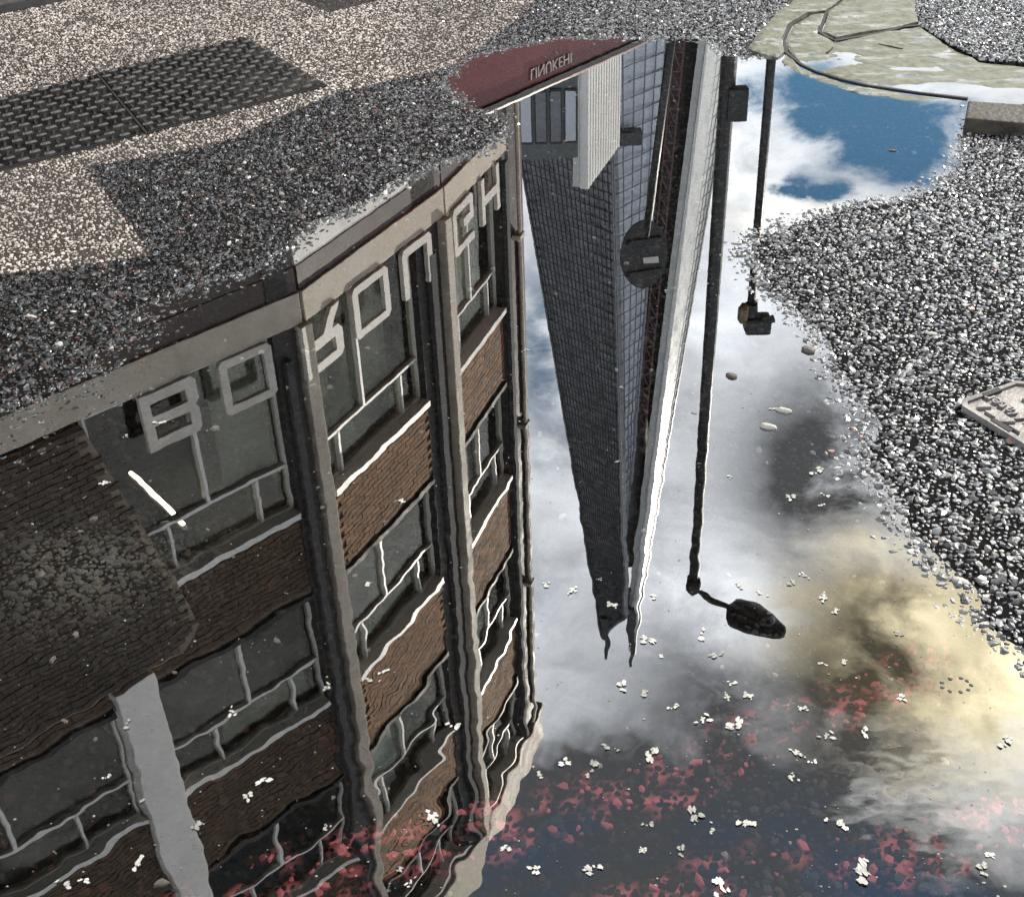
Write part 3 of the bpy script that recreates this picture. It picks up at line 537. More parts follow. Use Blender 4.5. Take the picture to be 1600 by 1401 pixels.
def bay_front(bay, u0, u1, single, mul, tops, lint=True, first=0):
    for i, (z0, z1) in enumerate(LV):
        if i >= first: window(bay, u0, u1, z0, z1, z1-.54, mul, tops)
        if i >= first and lint:
            t = MB(); bay.box(t, u0, u1, -.10, .07, z1+.004, z1+.075).build('lintel', M['white'], BLD)
        if i+1 < len(LV):
            za, zb = z1+.078, LV[i+1][0]-.07
            t = MB(); bay.box(t, u0, u1, -.25, -.004, za, zb+.0).build('wall', M['mortar'], BLD)
            bricks(bay, u0, u1, za, zb, 0, single and i < 2)
            t = MB(); bay.box(t, u0, u1, -.12, .05, LV[i+1][0]-.068, LV[i+1][0]-.004).build('sill', M['pier'], BLD)  # dark colour stands for the shadow line under the sill
    t = MB()
    for z0, z1 in LV: bay.box(t, u0-.1, u1+.1, -2.4, -.26, z1+.12, z1+.2)
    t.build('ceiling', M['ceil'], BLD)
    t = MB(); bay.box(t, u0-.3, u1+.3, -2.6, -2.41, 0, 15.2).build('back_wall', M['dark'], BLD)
bay_front(b2_, .10, 2.02, True, (.42,), (.16, .80))
bay_front(b3_, .10, 1.76, True, (.46,), (.20, .80))
stuff.build('brick_courses', M['brick'], BLD, 'stuff'); stuff = MB()
bay_front(b1_, -2.26, -.36, False, (.52,), (.28, .80))
bay_front(b1_, -5.2, -2.72, False, (.5,), (.2, .75), first=1)
stuff.build('brick_courses', mottled('shaded left bay brick', (.055, .034, .02), (.125, .078, .045), 4, (.75, .9), .003, 60), BLD, 'stuff'); stuff = MB()  # shade of the bays turned from the sun, put into the brick colour
# flank brickwork that hides the left part of the first window, with a raking edge
rake = [(-5.2, 4.36), (-2.32, 4.36), (-2.19, 4.91), (-1.79, 6.52), (-1.70, 7.0), (-1.9, 7.18), (-5.2, 7.18)]
MB().prism(rake, lambda a, b, d: b1_.p(a, d, b), .02, .085).build('flank_wall', M['mortar'], BLD)
def in_rake(u, z): return bool(inside(np.array([[u+.06, z]]), rake)[0])
bricks(b1_, -5.2, -1.70, 4.36, 7.18, .09, False, in_rake)
stuff.build('brick_courses', M['dusky'], BLD, 'stuff')  # flank bricks are darker than those of the bays
M['blind'] = mottled('cream roller blind', (.55, .53, .46), (.66, .64, .57), 1.5, (.7, .9)); M['blind2'] = mottled('grey roller blind', (.22, .23, .21), (.32, .33, .30), 1.5, (.7, .9)); M['blind3'] = mottled('pale blue screen', (.50, .58, .62), (.66, .72, .75), 1.2, (.5, .8))
for bay, u0, u1, z0, z1, m_ in ((b3_, .14, .84, 4.42, 6.3, 'blind'), (b3_, .9, 1.4, 4.42, 6.3, 'blind2'), (b2_, .14, .88, 4.42, 6.3, 'blind2'), (b2_, .95, 1.6, 4.42, 5.78, 'blind2'), (b2_, .14, .86, 10.42, 11.66, 'blind3'), (b2_, .3, 1.5, 8.5, 8.96, 'blind2'), (b3_, .14, .80, 7.58, 8.9, 'blind3'),
                               (b3_, .2, 1.2, 10.5, 11.7, 'blind2'), (b1_, -1.0, -.42, 4.42, 5.78, 'blind2'), (b1_, -1.6, -.5, 8.5, 8.95, 'blind2')):
    t = MB(); bay.box(t, u0, u1, -.21, -.19, z0, z1).build('blind', M[m_], BLD)
# piers, fins, pipes
def part(name, m, bay, *a, bevel=0): t = MB(); bay.box(t, *a); return t.build(name, M[m], BLD, bevel=bevel)
part('pier', 'pier', b1_, -.36, -.12, -.3, .04, 0, 15.0); part('pier', 'pier', b2_, 2.02, 2.50, -.3, .03, 0, 15.0); part('pier', 'pier', b3_, 1.76, 2.62, -.3, .03, 0, 15.0)
part('fin', 'cream', b1_, -.09, .05, -.2, .11, 4.31, 15.0, bevel=.01); part('fin', 'cream', b2_, 2.51, 2.65, -.2, .13, 4.31, 15.0, bevel=.01); part('fin', 'white', b1_, -2.70, -2.28, -.2, .14, 7.20, 15.0, bevel=.01)
part('pipe', 'pipe', b1_, -.30, -.22, .05, .11, 4.6, 14.4); part('pipe', 'pipe', b2_, 2.20, 2.32, .04, .10, 4.6, 14.4); part('pipe', 'pipe', b3_, 1.82, 1.93, .04, .10, 4.4, 14.4)
dp = MB(); dp.tube([b3_.p(2.22, .12, z) for z in np.linspace(3, 14.3, 12)], .028, 8).build('downpipe', M['cream'], BLD, smooth=True)
for z in (5.5, 8.4, 11.3): part('pipe_bracket', 'cream', b3_, 2.13, 2.31, .04, .16, z, z+.06)
part('brown_strip', 'brown', b3_, 2.32, 2.44, .035, .07, 5.6, 14.2)
# cornice
for bay, u0, u1, e in ((b1_, -5.2, .02, .0), (b2_, .06, 2.64, .0), (b3_, .05, 2.66, .0)):
    part('cornice', 'cream', bay, u0, u1, -.3, .12, 14.48, 15.28, bevel=.03)
# fascia band, board and shopfront below the letters
for bay, u0, u1 in ((b1_, -5.2, -.02), (b2_, .0, 2.62), (b3_, .02, 2.0)):
    part('fascia', 'cream', bay, u0, u1, -.25, .06, 3.98, 4.30, bevel=.008)
    part('awning_board', 'brown', bay, u0, u1, -.25, .03, 3.74, 3.975); part('shop_fascia', 'white' if bay is not b1_ else 'brown', bay, u0, u1, -.25, .02, 2.85, 3.735)
    part('shop_window', 'dark', bay, u0, u1, -.25, -.05, .5, 2.845); part('stall_riser', 'pier', bay, u0, u1, -.25, .05, 0, .495)
t = MB(); b3_.box(t, 2.46, 2.62, -9, -.31, 0, 15.2).build('end_wall', M['pier'], BLD)
t = MB(); b2_.box(t, -4, 4, -9, -2.7, 15.0, 15.1).build('roof', M['pier'], BLD)
# letters standing on the band
T_ = .165
GLY = {
 'B': [[(0, 0), (T_, 0), (T_, 1), (0, 1)], [(T_, 0), (.80, 0), (.80, .18), (T_, .18)], [(T_, .41), (.80, .41), (.80, .59), (T_, .59)], [(T_, .82), (.80, .82), (.80, 1), (T_, 1)],
       [(.80, 0), (.93, 0), (1, .08), (1, .18), (.80, .18)], [(.80, .18), (1, .18), (1, .42), (.92, .5), (.80, .5)], [(.80, .5), (.92, .5), (.97, .58), (.97, .82), (.80, .82)], [(.80, .82), (.97, .82), (.97, .92), (.90, 1), (.80, 1)]],
 'O': [[(0, .08), (T_*.9, T_*.9), (T_*.9, 1-T_*.9), (0, .92)], [(0, .08), (.08, 0), (.92, 0), (1, .08), (1-T_*.9, T_*.9), (T_*.9, T_*.9)], [(1, .08), (1, .92), (1-T_*.9, 1-T_*.9), (1-T_*.9, T_*.9)], [(0, .92), (T_*.9, 1-T_*.9), (1-T_*.9, 1-T_*.9), (1, .92), (.92, 1), (.08, 1)]],
 'R': [[(0, 0), (T_, 0), (T_, 1), (0, 1)], [(T_, 1-T_), (.80, 1-T_), (1, .9), (.9, 1), (T_, 1)], [(.8, .58), (1, .5), (1, .9), (.8, 1-T_)], [(T_, .38), (.9, .38), (1, .5), (.8, .58), (T_, .58)], [(.5, .38), (.78, 0), (1, 0), (.74, .38)]],
 'U': [[(0, .08), (T_, T_), (T_, 1), (0, 1)], [(0, .08), (.08, 0), (.92, 0), (1, .08), (1-T_, T_), (T_, T_)], [(1, .08), (1, 1), (1-T_, 1), (1-T_, T_)]],
 'G': [[(0, .08), (T_, T_), (T_, 1-T_), (0, .92)], [(0, .08), (.08, 0), (.92, 0), (1, .08), (1-T_, T_), (T_, T_)], [(0, .92), (T_, 1-T_), (1, 1-T_), (1, 1), (.08, 1)], [(1, .08), (1, .55), (1-T_, .38), (1-T_, T_)], [(1-T_, .38), (1, .55), (.5, .55), (.5, .38)]],
 'H': [[(0, 0), (T_, 0), (T_, 1), (0, 1)], [(1-T_, 0), (1, 0), (1, 1), (1-T_, 1)], [(T_, .40), (1-T_, .40), (1-T_, .60), (T_, .60)]]}
for ch, bay, u0, w in (('B', b1_, -1.79, .56), ('O', b1_, -.99, .57), ('R', b2_, -.12, .62), ('O', b2_, .72, .66), ('U', b2_, 1.66, .60), ('G', b3_, .12, .62), ('H', b3_, 1.02, .60)):
    mb = MB()
    for poly in GLY[ch]: mb.prism([(u0+a*w, 4.315+b*.57) for a, b in poly], lambda a, b, d: bay.p(a, d, b), .045, .095)
    mb.build('letter', M['letter'], BLD)
# the lit ceiling tubes behind the glass
def tube_lamp(p, q, label):
    r = empty('tube_light', tuple((p+q)/2)); tag(r, label, 'lamp', 'lit ceiling tubes'); c = (p+q)/2
    MB().tube([tuple(p-c), tuple(q-c)], .022, 8).build('tube', M['tube'], r); d = (q-p)/np.linalg.norm(q-p)
    MB().tube([tuple(p-c-d*.02+[0, 0, .04]), tuple(q-c+d*.02+[0, 0, .04])], .03, 6).build('housing', M['white'], r)
tube_lamp(refz(205, 738, 6.15), refz(287, 818, 6.05), 'lit fluorescent tube behind the left window under the letter B')
tube_lamp(refz(484, 655, 6.1), refz(517, 668, 6.1), 'short lit ceiling tube in the window under the letter R')

# ------------------------------------------------------------------ glass tower of tapering facets
def facet_mat(name, ca, cb, rough, spec=.6): return mottled(name, ca, cb, .22, rough, spec=spec)
M['glassA'] = facet_mat('dark facade glass', (.07, .08, .095), (.22, .235, .26), (.2, .45)); M['glassB'] = facet_mat('blue grey facade glass', (.50, .56, .64), (.62, .66, .72), (.25, .4))  # the sky each tower facet mirrors is put into its base colour
M['glassC'] = facet_mat('sky white facade glass', (.62, .64, .62), (.78, .79, .76), (.25, .4)); M['slot'] = facet_mat('dark recess', (.02, .018, .018), (.04, .035, .035), (.5, .7)); M['hoist'] = facet_mat('dark red hoist mast', (.10, .03, .03), (.16, .06, .055), (.5, .7))  # pale base of the right facet stands for bright sky and sun on it
M['mullB'] = mat('grey facade mullion', (.20, .22, .25), .4); M['mull'] = mat('facade mullion', (.03, .032, .035), .4); M['mullC'] = mat('pale facade mullion', (.40, .41, .41), .4)
TW = empty('glass_tower', (0, 330, 0)); tag(TW, 'tall tapering glass tower with a split spiked top, reflected in the middle of the puddle', 'tower')
class Edge:                                            # a raking edge through two image points at a given distance
    def __init__(s, a, b, Ya, Yb=None):
        Yb = Yb or Ya; p, q = aty(*a, Ya), aty(*b, Yb); s.p, s.q = p, q
    def at(s, z): t = (z-s.p[2])/(s.q[2]-s.p[2]); return s.p + (s.q-s.p)*t - np.array([0, 330, 0])
eA = Edge((806, 200), (946, 1024), 340, 332); eB = Edge((957, 240), (976, 960), 312, 326); eC = Edge((1036, 130), (982, 800), 325, 329)
eD = Edge((1094, 130), (986, 960), 328, 331); eE = Edge((1132, 170), (986, 1034), 345, 332); eBk = Edge((940, 200), (966, 960), 372, 336)
def facet(name, m, e0, e1, z1a, z1b, nf, nv, grid='mull', thick=2.0, z0=0.0):
    a, b, c, d = e0.at(z0), e1.at(z0), e1.at(z1b), e0.at(z1a); nrm = np.cross(b-a, d-a); nrm /= np.linalg.norm(nrm)
    if nrm[1] > 0: nrm = -nrm
    f = MB().hexa([a, b, b-nrm*thick, a-nrm*thick, d, c, c-nrm*thick, d-nrm*thick]).build(name, M[m], TW)
    g = MB(); hgt = min(z1a, z1b)
    def bar(p, q, w):
        dd = (q-p)/np.linalg.norm(q-p); s_ = np.cross(dd, nrm)*w
        g.hexa([p-s_, q-s_, q+s_, p+s_, p-s_+nrm*.35, q-s_+nrm*.35, q+s_+nrm*.35, p+s_+nrm*.35])
    for k in range(1, nf):
        z = z0+(hgt-z0)*k/nf; bar(e0.at(z)+nrm*.02, e1.at(z)+nrm*.02, .085)
    for k in range(0, nv+1):
        t = k/nv; bar((a+(b-a)*t)+nrm*.03, (d+(c-d)*t)+nrm*.03, .09 if 0 < k < nv else .4)
    g.build('mullion_grid', M[grid], f, 'stuff'); return f
facet('facet', 'glassA', eA, eB, eA.q[2]-6, eB.q[2], 100, 19); fb = facet('facet', 'glassB', eB, eC, 270, 240, 56, 5, 'mullB')
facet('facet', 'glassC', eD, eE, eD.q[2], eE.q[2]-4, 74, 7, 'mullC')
qa, qb = aty(968, 205, 314)-[0, 330, 0], aty(1002, 224, 314)-[0, 330, 0]; MB().box(qa[0], qb[0], -17.5, -14, qa[2], qb[2]).build('plant_opening', M['mull'], TW)
a, b = eC.at(0), eD.at(0); c, d = eD.at(282), eC.at(282); off = np.array([0, 6, 0])
MB().hexa([a+off, b+off, b+2*off, a+2*off, d+off, c+off, c+2*off, d+2*off]).build('recess', M['slot'], TW)
hm = MB(); nseg = 46
for k in range(nseg):                                  # lattice hoist mast in the recess
    z = k*5.0; p = eC.at(z)*.62+eD.at(z)*.38; q = eC.at(z+5)*.62+eD.at(z+5)*.38
    for s_ in (-1.3, 1.3): hm.tube([p+[s_, 3, 0], q+[s_, 3, 0]], .32, 4)
    hm.tube([p+[-1.3, 3, 0], q+[1.3, 3, 0]], .25, 4); hm.tube([p+[-1.3, 3, 0], p+[1.3, 3, 0]], .25, 4)
hm.build('hoist_mast', M['hoist'], TW)
mb = MB(); mb.add([eA.at(0)+[3, 3, 0], eB.at(0)+[0, 3, 0], eE.at(0)+[-3, 2, 0], eBk.at(0), eA.at(255)+[2, 3, 0], eB.at(255)+[0, 3, 0], eE.at(255)+[-2, 2, 0], eBk.at(255)], [(0, 1, 2, 3), (4, 5, 6, 7), (0, 1, 5, 4), (1, 2, 6, 5), (2, 3, 7, 6), (3, 0, 4, 7)])
mb.build('core', M['slot'], TW)
# spire shards
for (px, py0, py1, w) in ((947, 1000, 1026, 1.5), (986, 985, 1037, 1.3), (981, 960, 1010, .8)):
    p, q = aty(px, py0-40, 331)-[0, 330, 0], aty(px, py1, 331)-[0, 330, 0]; MB().tube([p, q], [w*1.5, w*.5], 4).build('spire', M['mull'], TW)

# ------------------------------------------------------------------ lower buildings in front of the tower
def corner_block(name, near_px, far_px, Y, z, depth, mface, mside):
    p = aty(*near_px, Y); z = p[2]; q = refz(*far_px, z); return p, q, z
def ribbed():
    p = aty(905, 292, 62); z = p[2]; q = refz(957, 222, z); d = (q-p)[:2]; ln = np.linalg.norm(d); d /= ln; n = np.array([d[1], -d[0]])
    bay = Bay(np.array([p[0], p[1], 0]), math.atan2(d[0], d[1])); r = empty('ribbed_block', (0, 0, 0)); tag(r, 'pale block with vertical ribs before the tower, reflected near the far end of the puddle', 'building')
    t = MB(); bay.box(t, 0, ln, -.35, 0, 0, z).build('wall', mottled('pale ribbed cladding', (.50, .50, .47), (.62, .62, .58), .3, (.5, .7)), r)
    k = 13; mt = mottled('white rib', (.74, .74, .70), (.82, .82, .78), .4, (.4, .6))
    for i in range(k): t = MB(); u = ln*(i+.5)/k; bay.box(t, u-ln/k*.27, u+ln/k*.27, .002, .45, 0, z+.15).build('rib', mt, r)
ribbed()
def grey_block():
    Y = 48; p = aty(812, 250, Y); q = aty(903, 247, Y); z = p[2]; r = empty('grey_office', (0, 0, 0)); tag(r, 'grey office block with tall panes behind the red van, reflected beside the pale ribs', 'building')
    MB().box(p[0], q[0], Y, Y+10, 0, z).build('wall', mottled('grey panel', (.08, .09, .09), (.15, .16, .16), .4, (.4, .6)), r); w = q[0]-p[0]
    for j in range(5):
        zb = z-.15-(j+1)*2.7
        for i in range(4):
            x = p[0]+w*(i+.5)/4; f = MB().box(x-w*.1, x+w*.1, Y-.08, Y-.002, zb, zb+2.2).build('window', M['pier'] if i % 2 else M['pipe'], r)
            MB().box(x-w*.085, x+w*.085, Y-.1, Y-.082, zb+.1, zb+2.1).build('pane', M['glassA' if (i+j) % 3 else 'glassB'], f)
grey_block()

# ------------------------------------------------------------------ red van
def van():
    zt = 2.62; p = refz(772, 178, zt); q = refz(1000, 75, zt); d = (q-p)[:2]; d /= np.linalg.norm(d); bay = Bay(np.array([p[0], p[1], 0]), math.atan2(d[0], d[1]))
    u0, u1 = -.75, 4.6; r = empty('red_van', bay.p(2, -1, 0)); tag(r, 'tall dark red van with white lettering, reflected at the far end of the puddle', 'van')
    off = Vector(bay.p(2, -1, 0)); fn = lambda a, b, dd: tuple(Vector(bay.p(a, dd, b))-off)
    prof = [(u0, .35), (u1-.1, .35), (u1, .6), (u1-.05, 1.15), (u1-.85, 1.45), (u1-1.5, 2.35), (u1-1.9, zt-.06), (u1-2.1, zt), (u0+.08, zt), (u0, zt-.1)]
    MB().prism(prof, fn, -1.95, 0).build('body', M['redpaint'], r, bevel=.04)
    MB().prism([(u1-1.85, 1.5), (u1-.98, 1.5), (u1-1.5, 2.22), (u1-1.85, 2.22)], fn, .002, .012).build('side_window', M['glassA'], r)
    MB().prism([(u0+.1, 1.18), (u1-1.0, 1.18), (u1-1.0, 1.26), (u0+.1, 1.26)], fn, .002, .03).build('side_moulding', M['black'], r)
    MB().prism([(u1-2.05, zt-.10), (u0+.1, zt-.10), (u0+.1, zt-.05), (u1-2.05, zt-.05)], fn, .003, .03).build('roof_gutter', M['black'], r)
    MB().prism([(u0-.01, 2.1), (u0+.1, 2.1), (u0+.1, 2.3), (u0-.01, 2.3)], fn, -.3, .02).build('marker_lamp', M['lamp'], r)
    for s_ in (-1.95+.25, -.25): MB().prism([(u1-.03, .75), (u1+.02, .75), (u1-.02, 1.0), (u1-.06, 1.0)], fn, s_-.15, s_+.15).build('headlight', M['lamp'], r)
    for u in (u0+.95, u1-1.0):
        for nn_ in (-.10, -1.85):
            c = Vector(fn(u, .33, nn_)); ax = Vector((bay.n[0], bay.n[1], 0)); w = MB().tube([c-ax*.11, c+ax*.11], .33, 20).build('wheel', M['tyre'], r); MB().tube([c-ax*.115, c+ax*.115], .19, 14).build('rim', M['chrome'], w)
    o = link('lettering', text_mesh('LINUKEHI', .15, .003), M['letter'], r)
    X = Vector((bay.u[0], bay.u[1], 0)); Y = Vector((0, 0, 1)); Z = X.cross(Y); mw = Matrix((X, Y, Z)).transposed().to_4x4(); mw.translation = fn(.85, zt-.22, .012); o.matrix_local = mw
van()

# ------------------------------------------------------------------ street lamp, sign and signal pole
def street_lamp():
    Y = 10.6; a = aty(1139, 95, Y); b = aty(1083, 916, Y); base = b.copy(); base[2] = 0; r = empty('street_lamp', tuple(base)); tag(r, 'black street lamp column with one lantern, reflected right of the tower', 'street lamp')
    dx = (a-b)/(a[2]-b[2]); foot = b + dx*(0-b[2]) - base; top = b-base; H = top[2]; P = lambda z: tuple(foot+(top-foot)*(z/H))
    MB().tube([P(0), P(1.0), P(1.05), P(H*.6), P(H)], [.10, .10, .075, .062, .05], 14).build('column', M['black'], r, smooth=True)
    MB().tube([P(H-.1), P(H+.06), P(H+.14)], [.075, .085, .02], 10).build('column_cap', M['black'], r, smooth=True)
    l0 = refz(1136, 945, H+.12)-base; l1 = refz(1228, 992, H+.2)-base; mid = (np.array(P(H+.02))+l0)/2+[0, 0, .03]
    MB().tube([P(H+.02), tuple(mid), tuple(l0+(l1-l0)*.1)], [.032, .028, .035], 8).build('arm', M['black'], r, smooth=True)
    d = l1-l0; ln = np.linalg.norm(d); d /= ln; sd = np.cross(d, [0, 0, 1]); sd /= np.linalg.norm(sd); upv = np.cross(sd, d); lan = MB(); rings = 14; K = 12; vs = []
    for i in range(rings):
        t = i/(rings-1); w = .03+.20*math.sin(math.pi*min(1, t*1.02)**.75)**.6 if 0 < t < 1 else .02
        for k in range(K):
            an = 2*math.pi*k/K; h = math.sin(an)*(w*.62 if math.sin(an) > 0 else w*.38); vs.append(tuple(l0+d*ln*t+sd*math.cos(an)*w+upv*h))
    fs = [(i*K+k, i*K+(k+1) % K, (i+1)*K+(k+1) % K, (i+1)*K+k) for i in range(rings-1) for k in range(K)]+[tuple(range(K)), tuple((rings-1)*K+k for k in range(K))]
    lan.add(vs, fs).build('lantern', M['black'], r, smooth=True)
    c = l0+d*ln*.62-upv*.07; bw = MB()
    bw.tube([tuple(c), tuple(c-upv*.035)], [.12, .085], 14).build('lantern_bowl', mat('dusty lamp bowl', (.05, .05, .048), .25), r, smooth=True)
    q0 = aty(1133, 135, Y)-base; q1 = aty(1164, 184, Y)-base
    MB().box(q0[0]+.02, q1[0], -.10, .02, q0[2], q1[2]).build('control_box', M['black'], r, bevel=.01); q2 = aty(1120, 176, Y)-base
    MB().box(q2[0], q0[0]+.03, -.04, .0, q2[2]-.05, q2[2]+.05).build('bracket', M['black'], r)
street_lamp()
def round_sign():
    Y = 7.6; c = aty(1003, 395, Y); a = aty(1049, 63, Y); b = aty(1012, 350, Y); dx = (a-b)/(a[2]-b[2]); foot = b+dx*(0-b[2]); r = empty('round_sign', (foot[0], foot[1], 0)); base = np.array([foot[0], foot[1], 0])
    tag(r, 'dark round traffic sign seen from its back on a leaning pole, reflected across the tower', 'traffic sign')
    topc = foot+(b-foot)*((c[2]+.1)/b[2]); MB().tube([tuple(foot-base), tuple(topc-base)], .027, 12).build('pole', M['black'], r, smooth=True)
    cc = c-base; K = 32; ax = Vector((.28, -1, -.12)).normalized(); s1 = ax.cross(Vector((0, 0, 1))).normalized(); s2 = s1.cross(ax)*-1
    def disc(dd, R1, R2, n0, n1): return MB().add([tuple(Vector(cc)+s1*math.cos(2*math.pi*k/K)*R1+s2*math.sin(2*math.pi*k/K)*R2+ax*w) for w in (n0, n1) for k in range(K)], [tuple(range(K)), tuple(K+k for k in range(K))]+[(k, (k+1) % K, K+(k+1) % K, K+k) for k in range(K)])
    disc(0, .168, .235, .03, .045).build('disc', M['black'], r)
    for z in (-.12, .10):
        p = Vector(cc)+s2*z+ax*.055; MB().add([tuple(p+s1*x_+s2*y_+ax*n_) for n_ in (-.009, .012) for x_, y_ in ((-.12, -.014), (.12, -.014), (.12, .014), (-.12, .014))], [(0, 1, 2, 3), (4, 5, 6, 7), (0, 1, 5, 4), (1, 2, 6, 5), (2, 3, 7, 6), (3, 0, 4, 7)]).build('stiffener', M['black'], r)
    st = aty(1021, 410, Y-.08)-base; p = Vector(st)-ax*0; p = Vector(cc)+s1*(Vector(st)-Vector(cc)).dot(s1)+s2*(Vector(st)-Vector(cc)).dot(s2)+ax*.047
    MB().add([tuple(p+s1*x_+s2*y_+ax*n_) for n_ in (0, .003) for x_, y_ in ((-.058, -.026), (.052, -.014), (.058, .026), (-.05, .02))], [(0, 1, 2, 3), (4, 5, 6, 7), (0, 1, 5, 4), (1, 2, 6, 5), (2, 3, 7, 6), (3, 0, 4, 7)]).build('sticker', M['white'], r)
round_sign()
def signal_pole():
    Y = 8.8; a = aty(1205, 95, Y); b = aty(1174, 478, Y); base = np.array([b[0], b[1], 0]); r = empty('signal_pole', tuple(base)); tag(r, 'thin black pole with a camera head, reflected beside the street lamp', 'pole')
    dx = (a-b)/(a[2]-b[2]); foot = b+dx*(0-b[2])-base; top = b-base; MB().tube([tuple(foot), tuple(top)], .034, 12).build('pole', M['black'], r, smooth=True)
    MB().tube([tuple(top+[0, 0, -.02]), tuple(top+[0, -.0, .08])], [.05, .06], 10).build('pole_cap', M['black'], r)
    p = aty(1160, 487, Y-.1)-base; MB().tube([tuple(p+[-.0, -.03, -.085]), tuple(p+[0, -.03, -.05]), tuple(p+[0, -.03, .05]), tuple(p+[0, -.03, .085])], [.02, .042, .042, .02], 12).build('lamp_glass', mat('amber dome', (.20, .13, .06), .3), r, smooth=True)
    p0 = aty(1162, 512, Y)-base; p1 = aty(1203, 502, Y)-base
    MB().box(p0[0], p1[0], -.09, .07, min(p0[2], p1[2])-.06, max(p0[2], p1[2])+.03).build('camera_housing', M['black'], r, bevel=.025); MB().tube([(p1[0]-.01, -.01, p1[2]-.02), (p1[0]+.03, -.01, p1[2]-.03)], .03, 10).build('lens', M['pier'], r)
signal_pole()

# ------------------------------------------------------------------ floating blossom, pebbles, specks
M['petal'] = mottled('wet blossom', (.42, .42, .38), (.68, .68, .64), 170, (.4, .6)); M['petal'].node_tree.nodes['Principled BSDF'].inputs['Subsurface Weight'].default_value = .0
def petal_variation(m):
    b = m.node_tree.nodes['Principled BSDF']; oi = nd(m, 'ShaderNodeObjectInfo'); h = nd(m, 'ShaderNodeHueSaturation'); v = nd(m, 'ShaderNodeMapRange'); lk(m, oi.outputs['Random'], v.inputs[0]); v.inputs[3].default_value = .38; v.inputs[4].default_value = 1.1
    src = b.inputs['Base Color'].links[0].from_socket; lk(m, src, h.inputs['Color']); lk(m, v.outputs[0], h.inputs['Value']); lk(m, h.outputs[0], b.inputs['Base Color'])
petal_variation(M['petal'])
def clump(seed):
    r = random.Random(seed); mb = MB()
    for k in range(r.randint(5, 9)):
        cx, cy = r.gauss(0, .0048), r.gauss(0, .0038); s = r.uniform(.0022, .0056); st = r.uniform(.45, 1.0); an = r.uniform(0, 6.28); n = 11; zb = .0005+k*.00012; tl = r.uniform(-.06, .06); rot = r.uniform(0, 3.1)
        ring = []
        for i in range(n):
            q = s*r.uniform(.45, 1.15); a = 2*math.pi*i/n; x, y = math.cos(a)*q, math.sin(a)*q*st; ring.append((cx+x*math.cos(rot)-y*math.sin(rot), cy+x*math.sin(rot)+y*math.cos(rot)))
        vs = [(x, y, zb+tl*(x-cx)+r.uniform(0, .0005)) for x, y in ring] + [(cx, cy, zb+.0003)]
        mb.add(vs, [(i, (i+1) % n, n) for i in range(n)]+[tuple(range(n-1, -1, -1))])
    me = mb.mesh('blossom'); me.materials.append(M['petal']); return me
CL = [clump(s) for s in range(12)]
PET = [(1020,1181,1.7),(883,1193,1.2),(925,1200,1.2),(951,1168,.8),(845,1209,.8),(970,1067,1),(1007,1083,1),(1053,1105,1),(1143,1069,.7),(1138,1089,1),(1168,1091,1),(1098,1125,1.3),(1147,1130,1.2),(1083,1273,1.2),(1013,1288,.7),(1112,1295,.8),(1169,1290,1.3),(1063,1323,1),(1004,1328,.8),(923,1357,1.2),(1131,1388,1.6),
 (1243,1178,1.3),(1253,1104,1.1),(1291,1150,1.2),(1353,1145,1),(1407,1090,.8),(1270,1190,.7),(1310,1288,1.3),(1354,1359,1.5),(1532,1351,1.1),(1547,1336,.9),(1573,1160,1.3),(1238,1212,.8),(1289,935,1.3),(1309,956,1),(1257,900,.8),(1235,910,.7),(1235,776,1.2),(1290,774,.8),(1351,794,.5),(1282,789,.5),(1399,989,.8),(1319,1034,.8),(1285,1037,.7),
 (851,913,1),(893,921,.9),(956,949,.9),(936,905,.6),(1020,933,.8),(1012,999,1.2),(1097,993,1.3),(1189,927,1),(1156,914,.7),(1112,1026,1),(1033,1025,.7),(1278,737,1),(1142,745,.7),(965,722,.6),(314,1292,1.5),(363,1112,1.2),(412,1222,1.2),(387,1243,.9),(199,1133,.8),(102,1382,1.2),(220,1347,1),(138,1376,.7),(222,1251,.7),(168,1214,.7),
 (509,1291,1),(672,1279,1.2),(629,1359,.9),(642,1378,1),(790,1327,.9),(838,1359,.9),(709,1134,1),(580,1063,1.4),(602,1050,.7),(511,1077,1),(575,913,1),(250,661,.9),(198,682,.8),(162,757,1),(625,785,1.1),(820,548,.7),(1085,645,.7),(970,605,.6),(1040,455,.6),(1195,665,1.0),(1210,640,1.0)]
for i, (x, y, s) in enumerate(PET):
    p = gnd(x, y); o = bpy.data.objects.new('blossom', CL[i % 12]); COL.objects.link(o); o.location = (p[0], p[1], .0005); o.rotation_euler = (0, 0, rnd.uniform(0, 6.28)); k = s*rnd.uniform(.65, 1.15); o.scale = (k*rnd.uniform(.8, 1.25), k*rnd.uniform(.7, 1.1), k)
    if x < 835: wh = 'the dark reflection of the brick building'
    elif y < 1000 and 860 < x < 1045: wh = 'the reflection of the glass tower and its tip'
    elif y < 1060: wh = 'the pale cloud reflection around the lamp'
    elif x > 1230: wh = 'the yellowish water at the lower right'
    else: wh = 'the dark blue water below the tower tip'
    tag(o, ('large' if s >= 1.2 else 'small') + ' white scrap of blossom floating on ' + wh, 'blossom', ('large' if s >= 1.2 else 'small') + ' blossom scraps on ' + wh)
sp = MB(); cnt = 0; pud = PUD
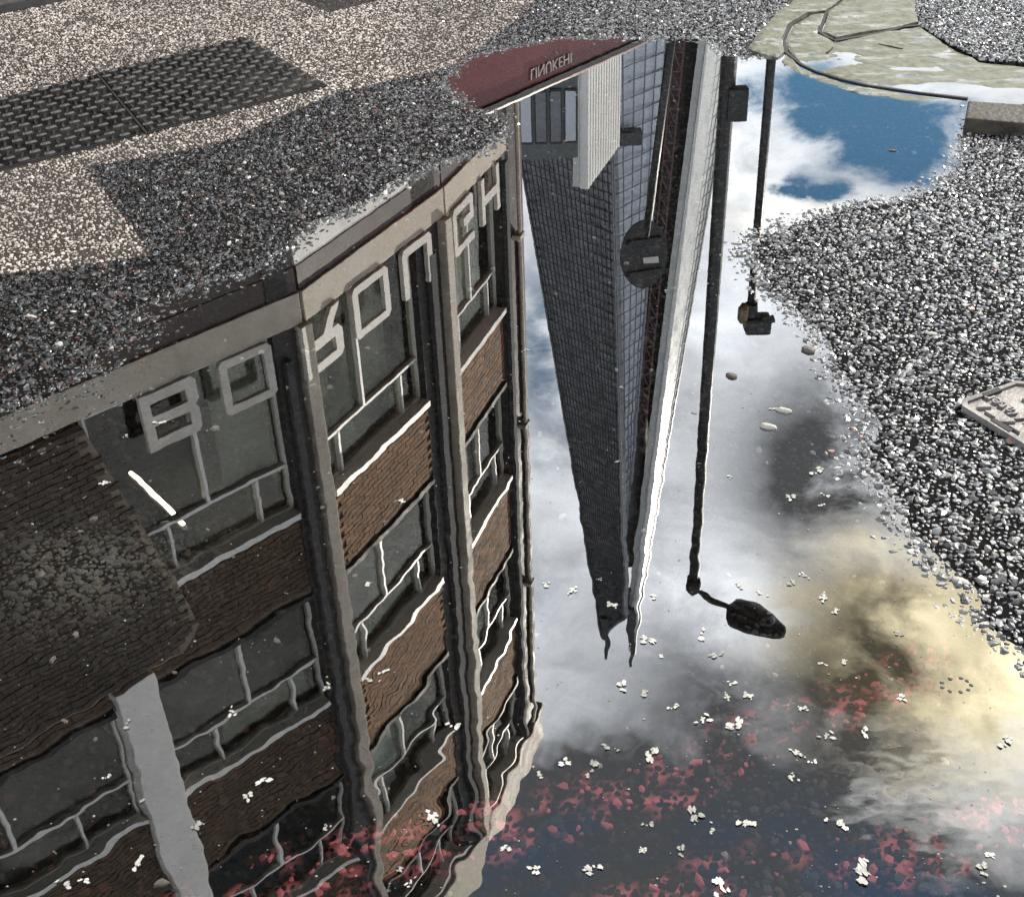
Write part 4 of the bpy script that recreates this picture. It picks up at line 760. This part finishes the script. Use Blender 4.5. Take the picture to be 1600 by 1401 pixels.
while cnt < 900:
    x, y = rnd.uniform(-20, 1620), rnd.uniform(250, 1420); 
    if x > 800 and y < 400: continue
    p = gnd(x, y)
    if not inside(np.array([p[:2]]), pud)[0]: continue
    s = rnd.uniform(.0005, .0016)*(1.0 if rnd.random() < .9 else 1.7); a = rnd.uniform(0, 3); n = 5
    sp.add([(p[0]+math.cos(a+2*math.pi*i/n)*s*rnd.uniform(.6, 1.3), p[1]+math.sin(a+2*math.pi*i/n)*s*rnd.uniform(.5, 1), .0008) for i in range(n)]+[(p[0], p[1], .0014)], [(i, (i+1) % n, n) for i in range(n)]+[tuple(range(n-1, -1, -1))]); cnt += 1
so_ = sp.build('pollen_specks', M['petal'], None, 'stuff'); tag(so_, 'tiny white pollen specks scattered over the water', 'specks')
M['pebble'] = mottled('wet pebble', (.05, .045, .04), (.22, .20, .17), 60, (.25, .5), .001, 200); M['gum'] = mottled('pale grit', (.5, .48, .43), (.7, .68, .62), 50, (.4, .7), .001, 150)
def pebble(px, py, w, m, label, cat='pebble', group=None, seed=0, squash=.5, flat=.45):
    r = random.Random(seed); bm = bmesh.new(); bmesh.ops.create_icosphere(bm, subdivisions=2, radius=1)
    for v in bm.verts: k = 1+r.uniform(-.14, .14); v.co = Vector((v.co.x*k, v.co.y*squash*k, v.co.z*flat*k))
    me = bpy.data.meshes.new('pebble'); bm.to_mesh(me); bm.free(); me.polygons.foreach_set('use_smooth', [True]*len(me.polygons)); p = gnd(px, py)
    o = link('pebble', me, M[m]); o.location = (p[0], p[1], max(.0, float(height(np.array([p[:2]]))[0]))+w*.12); o.scale = (w, w, w); o.rotation_euler = (0, 0, -.5+r.uniform(-.3, .3)); tag(o, label, cat, group)
pebble(1262, 548, .016, 'pebble', 'grey pebble at the chippings edge right of the lamp reflection', seed=1); pebble(1143, 588, .013, 'pebble', 'dark pebble standing alone in the water beside the lamp reflection', seed=2)
pebble(1225, 643, .015, 'gum', 'upper of two pale twig-like scraps in the grey water', 'scrap', seed=3, squash=.35); pebble(1200, 668, .016, 'gum', 'lower of two pale scraps in the grey water', 'scrap', seed=4, squash=.4)
pebble(1500, 909, .015, 'gum', 'white stone among dark chippings near the right edge', seed=5, flat=.3); pebble(50, 500, .016, 'gum', 'pale leaf scrap on dark asphalt at the left edge', 'scrap', seed=6, squash=.3, flat=.2); pebble(1455, 527, .012, 'gum', 'white stone among chippings above the iron cover', seed=7, flat=.3)
pebble(1395, 236, .012, 'pebble', 'dark twig end lying in the blue part of the puddle', 'twig', seed=8, squash=.25, flat=.2)
for i in range(9): a = i*.7; pebble(1495+22*math.cos(a)+rnd.uniform(-3, 3), 1070+11*math.sin(a), .0032, 'pebble', 'tiny dark stone in the ring of stones near the right edge', 'pebble', 'ring of tiny stones in the warm reflection', 20+i, .8)
print('chippings', NCH, 'tris', NCH*15)
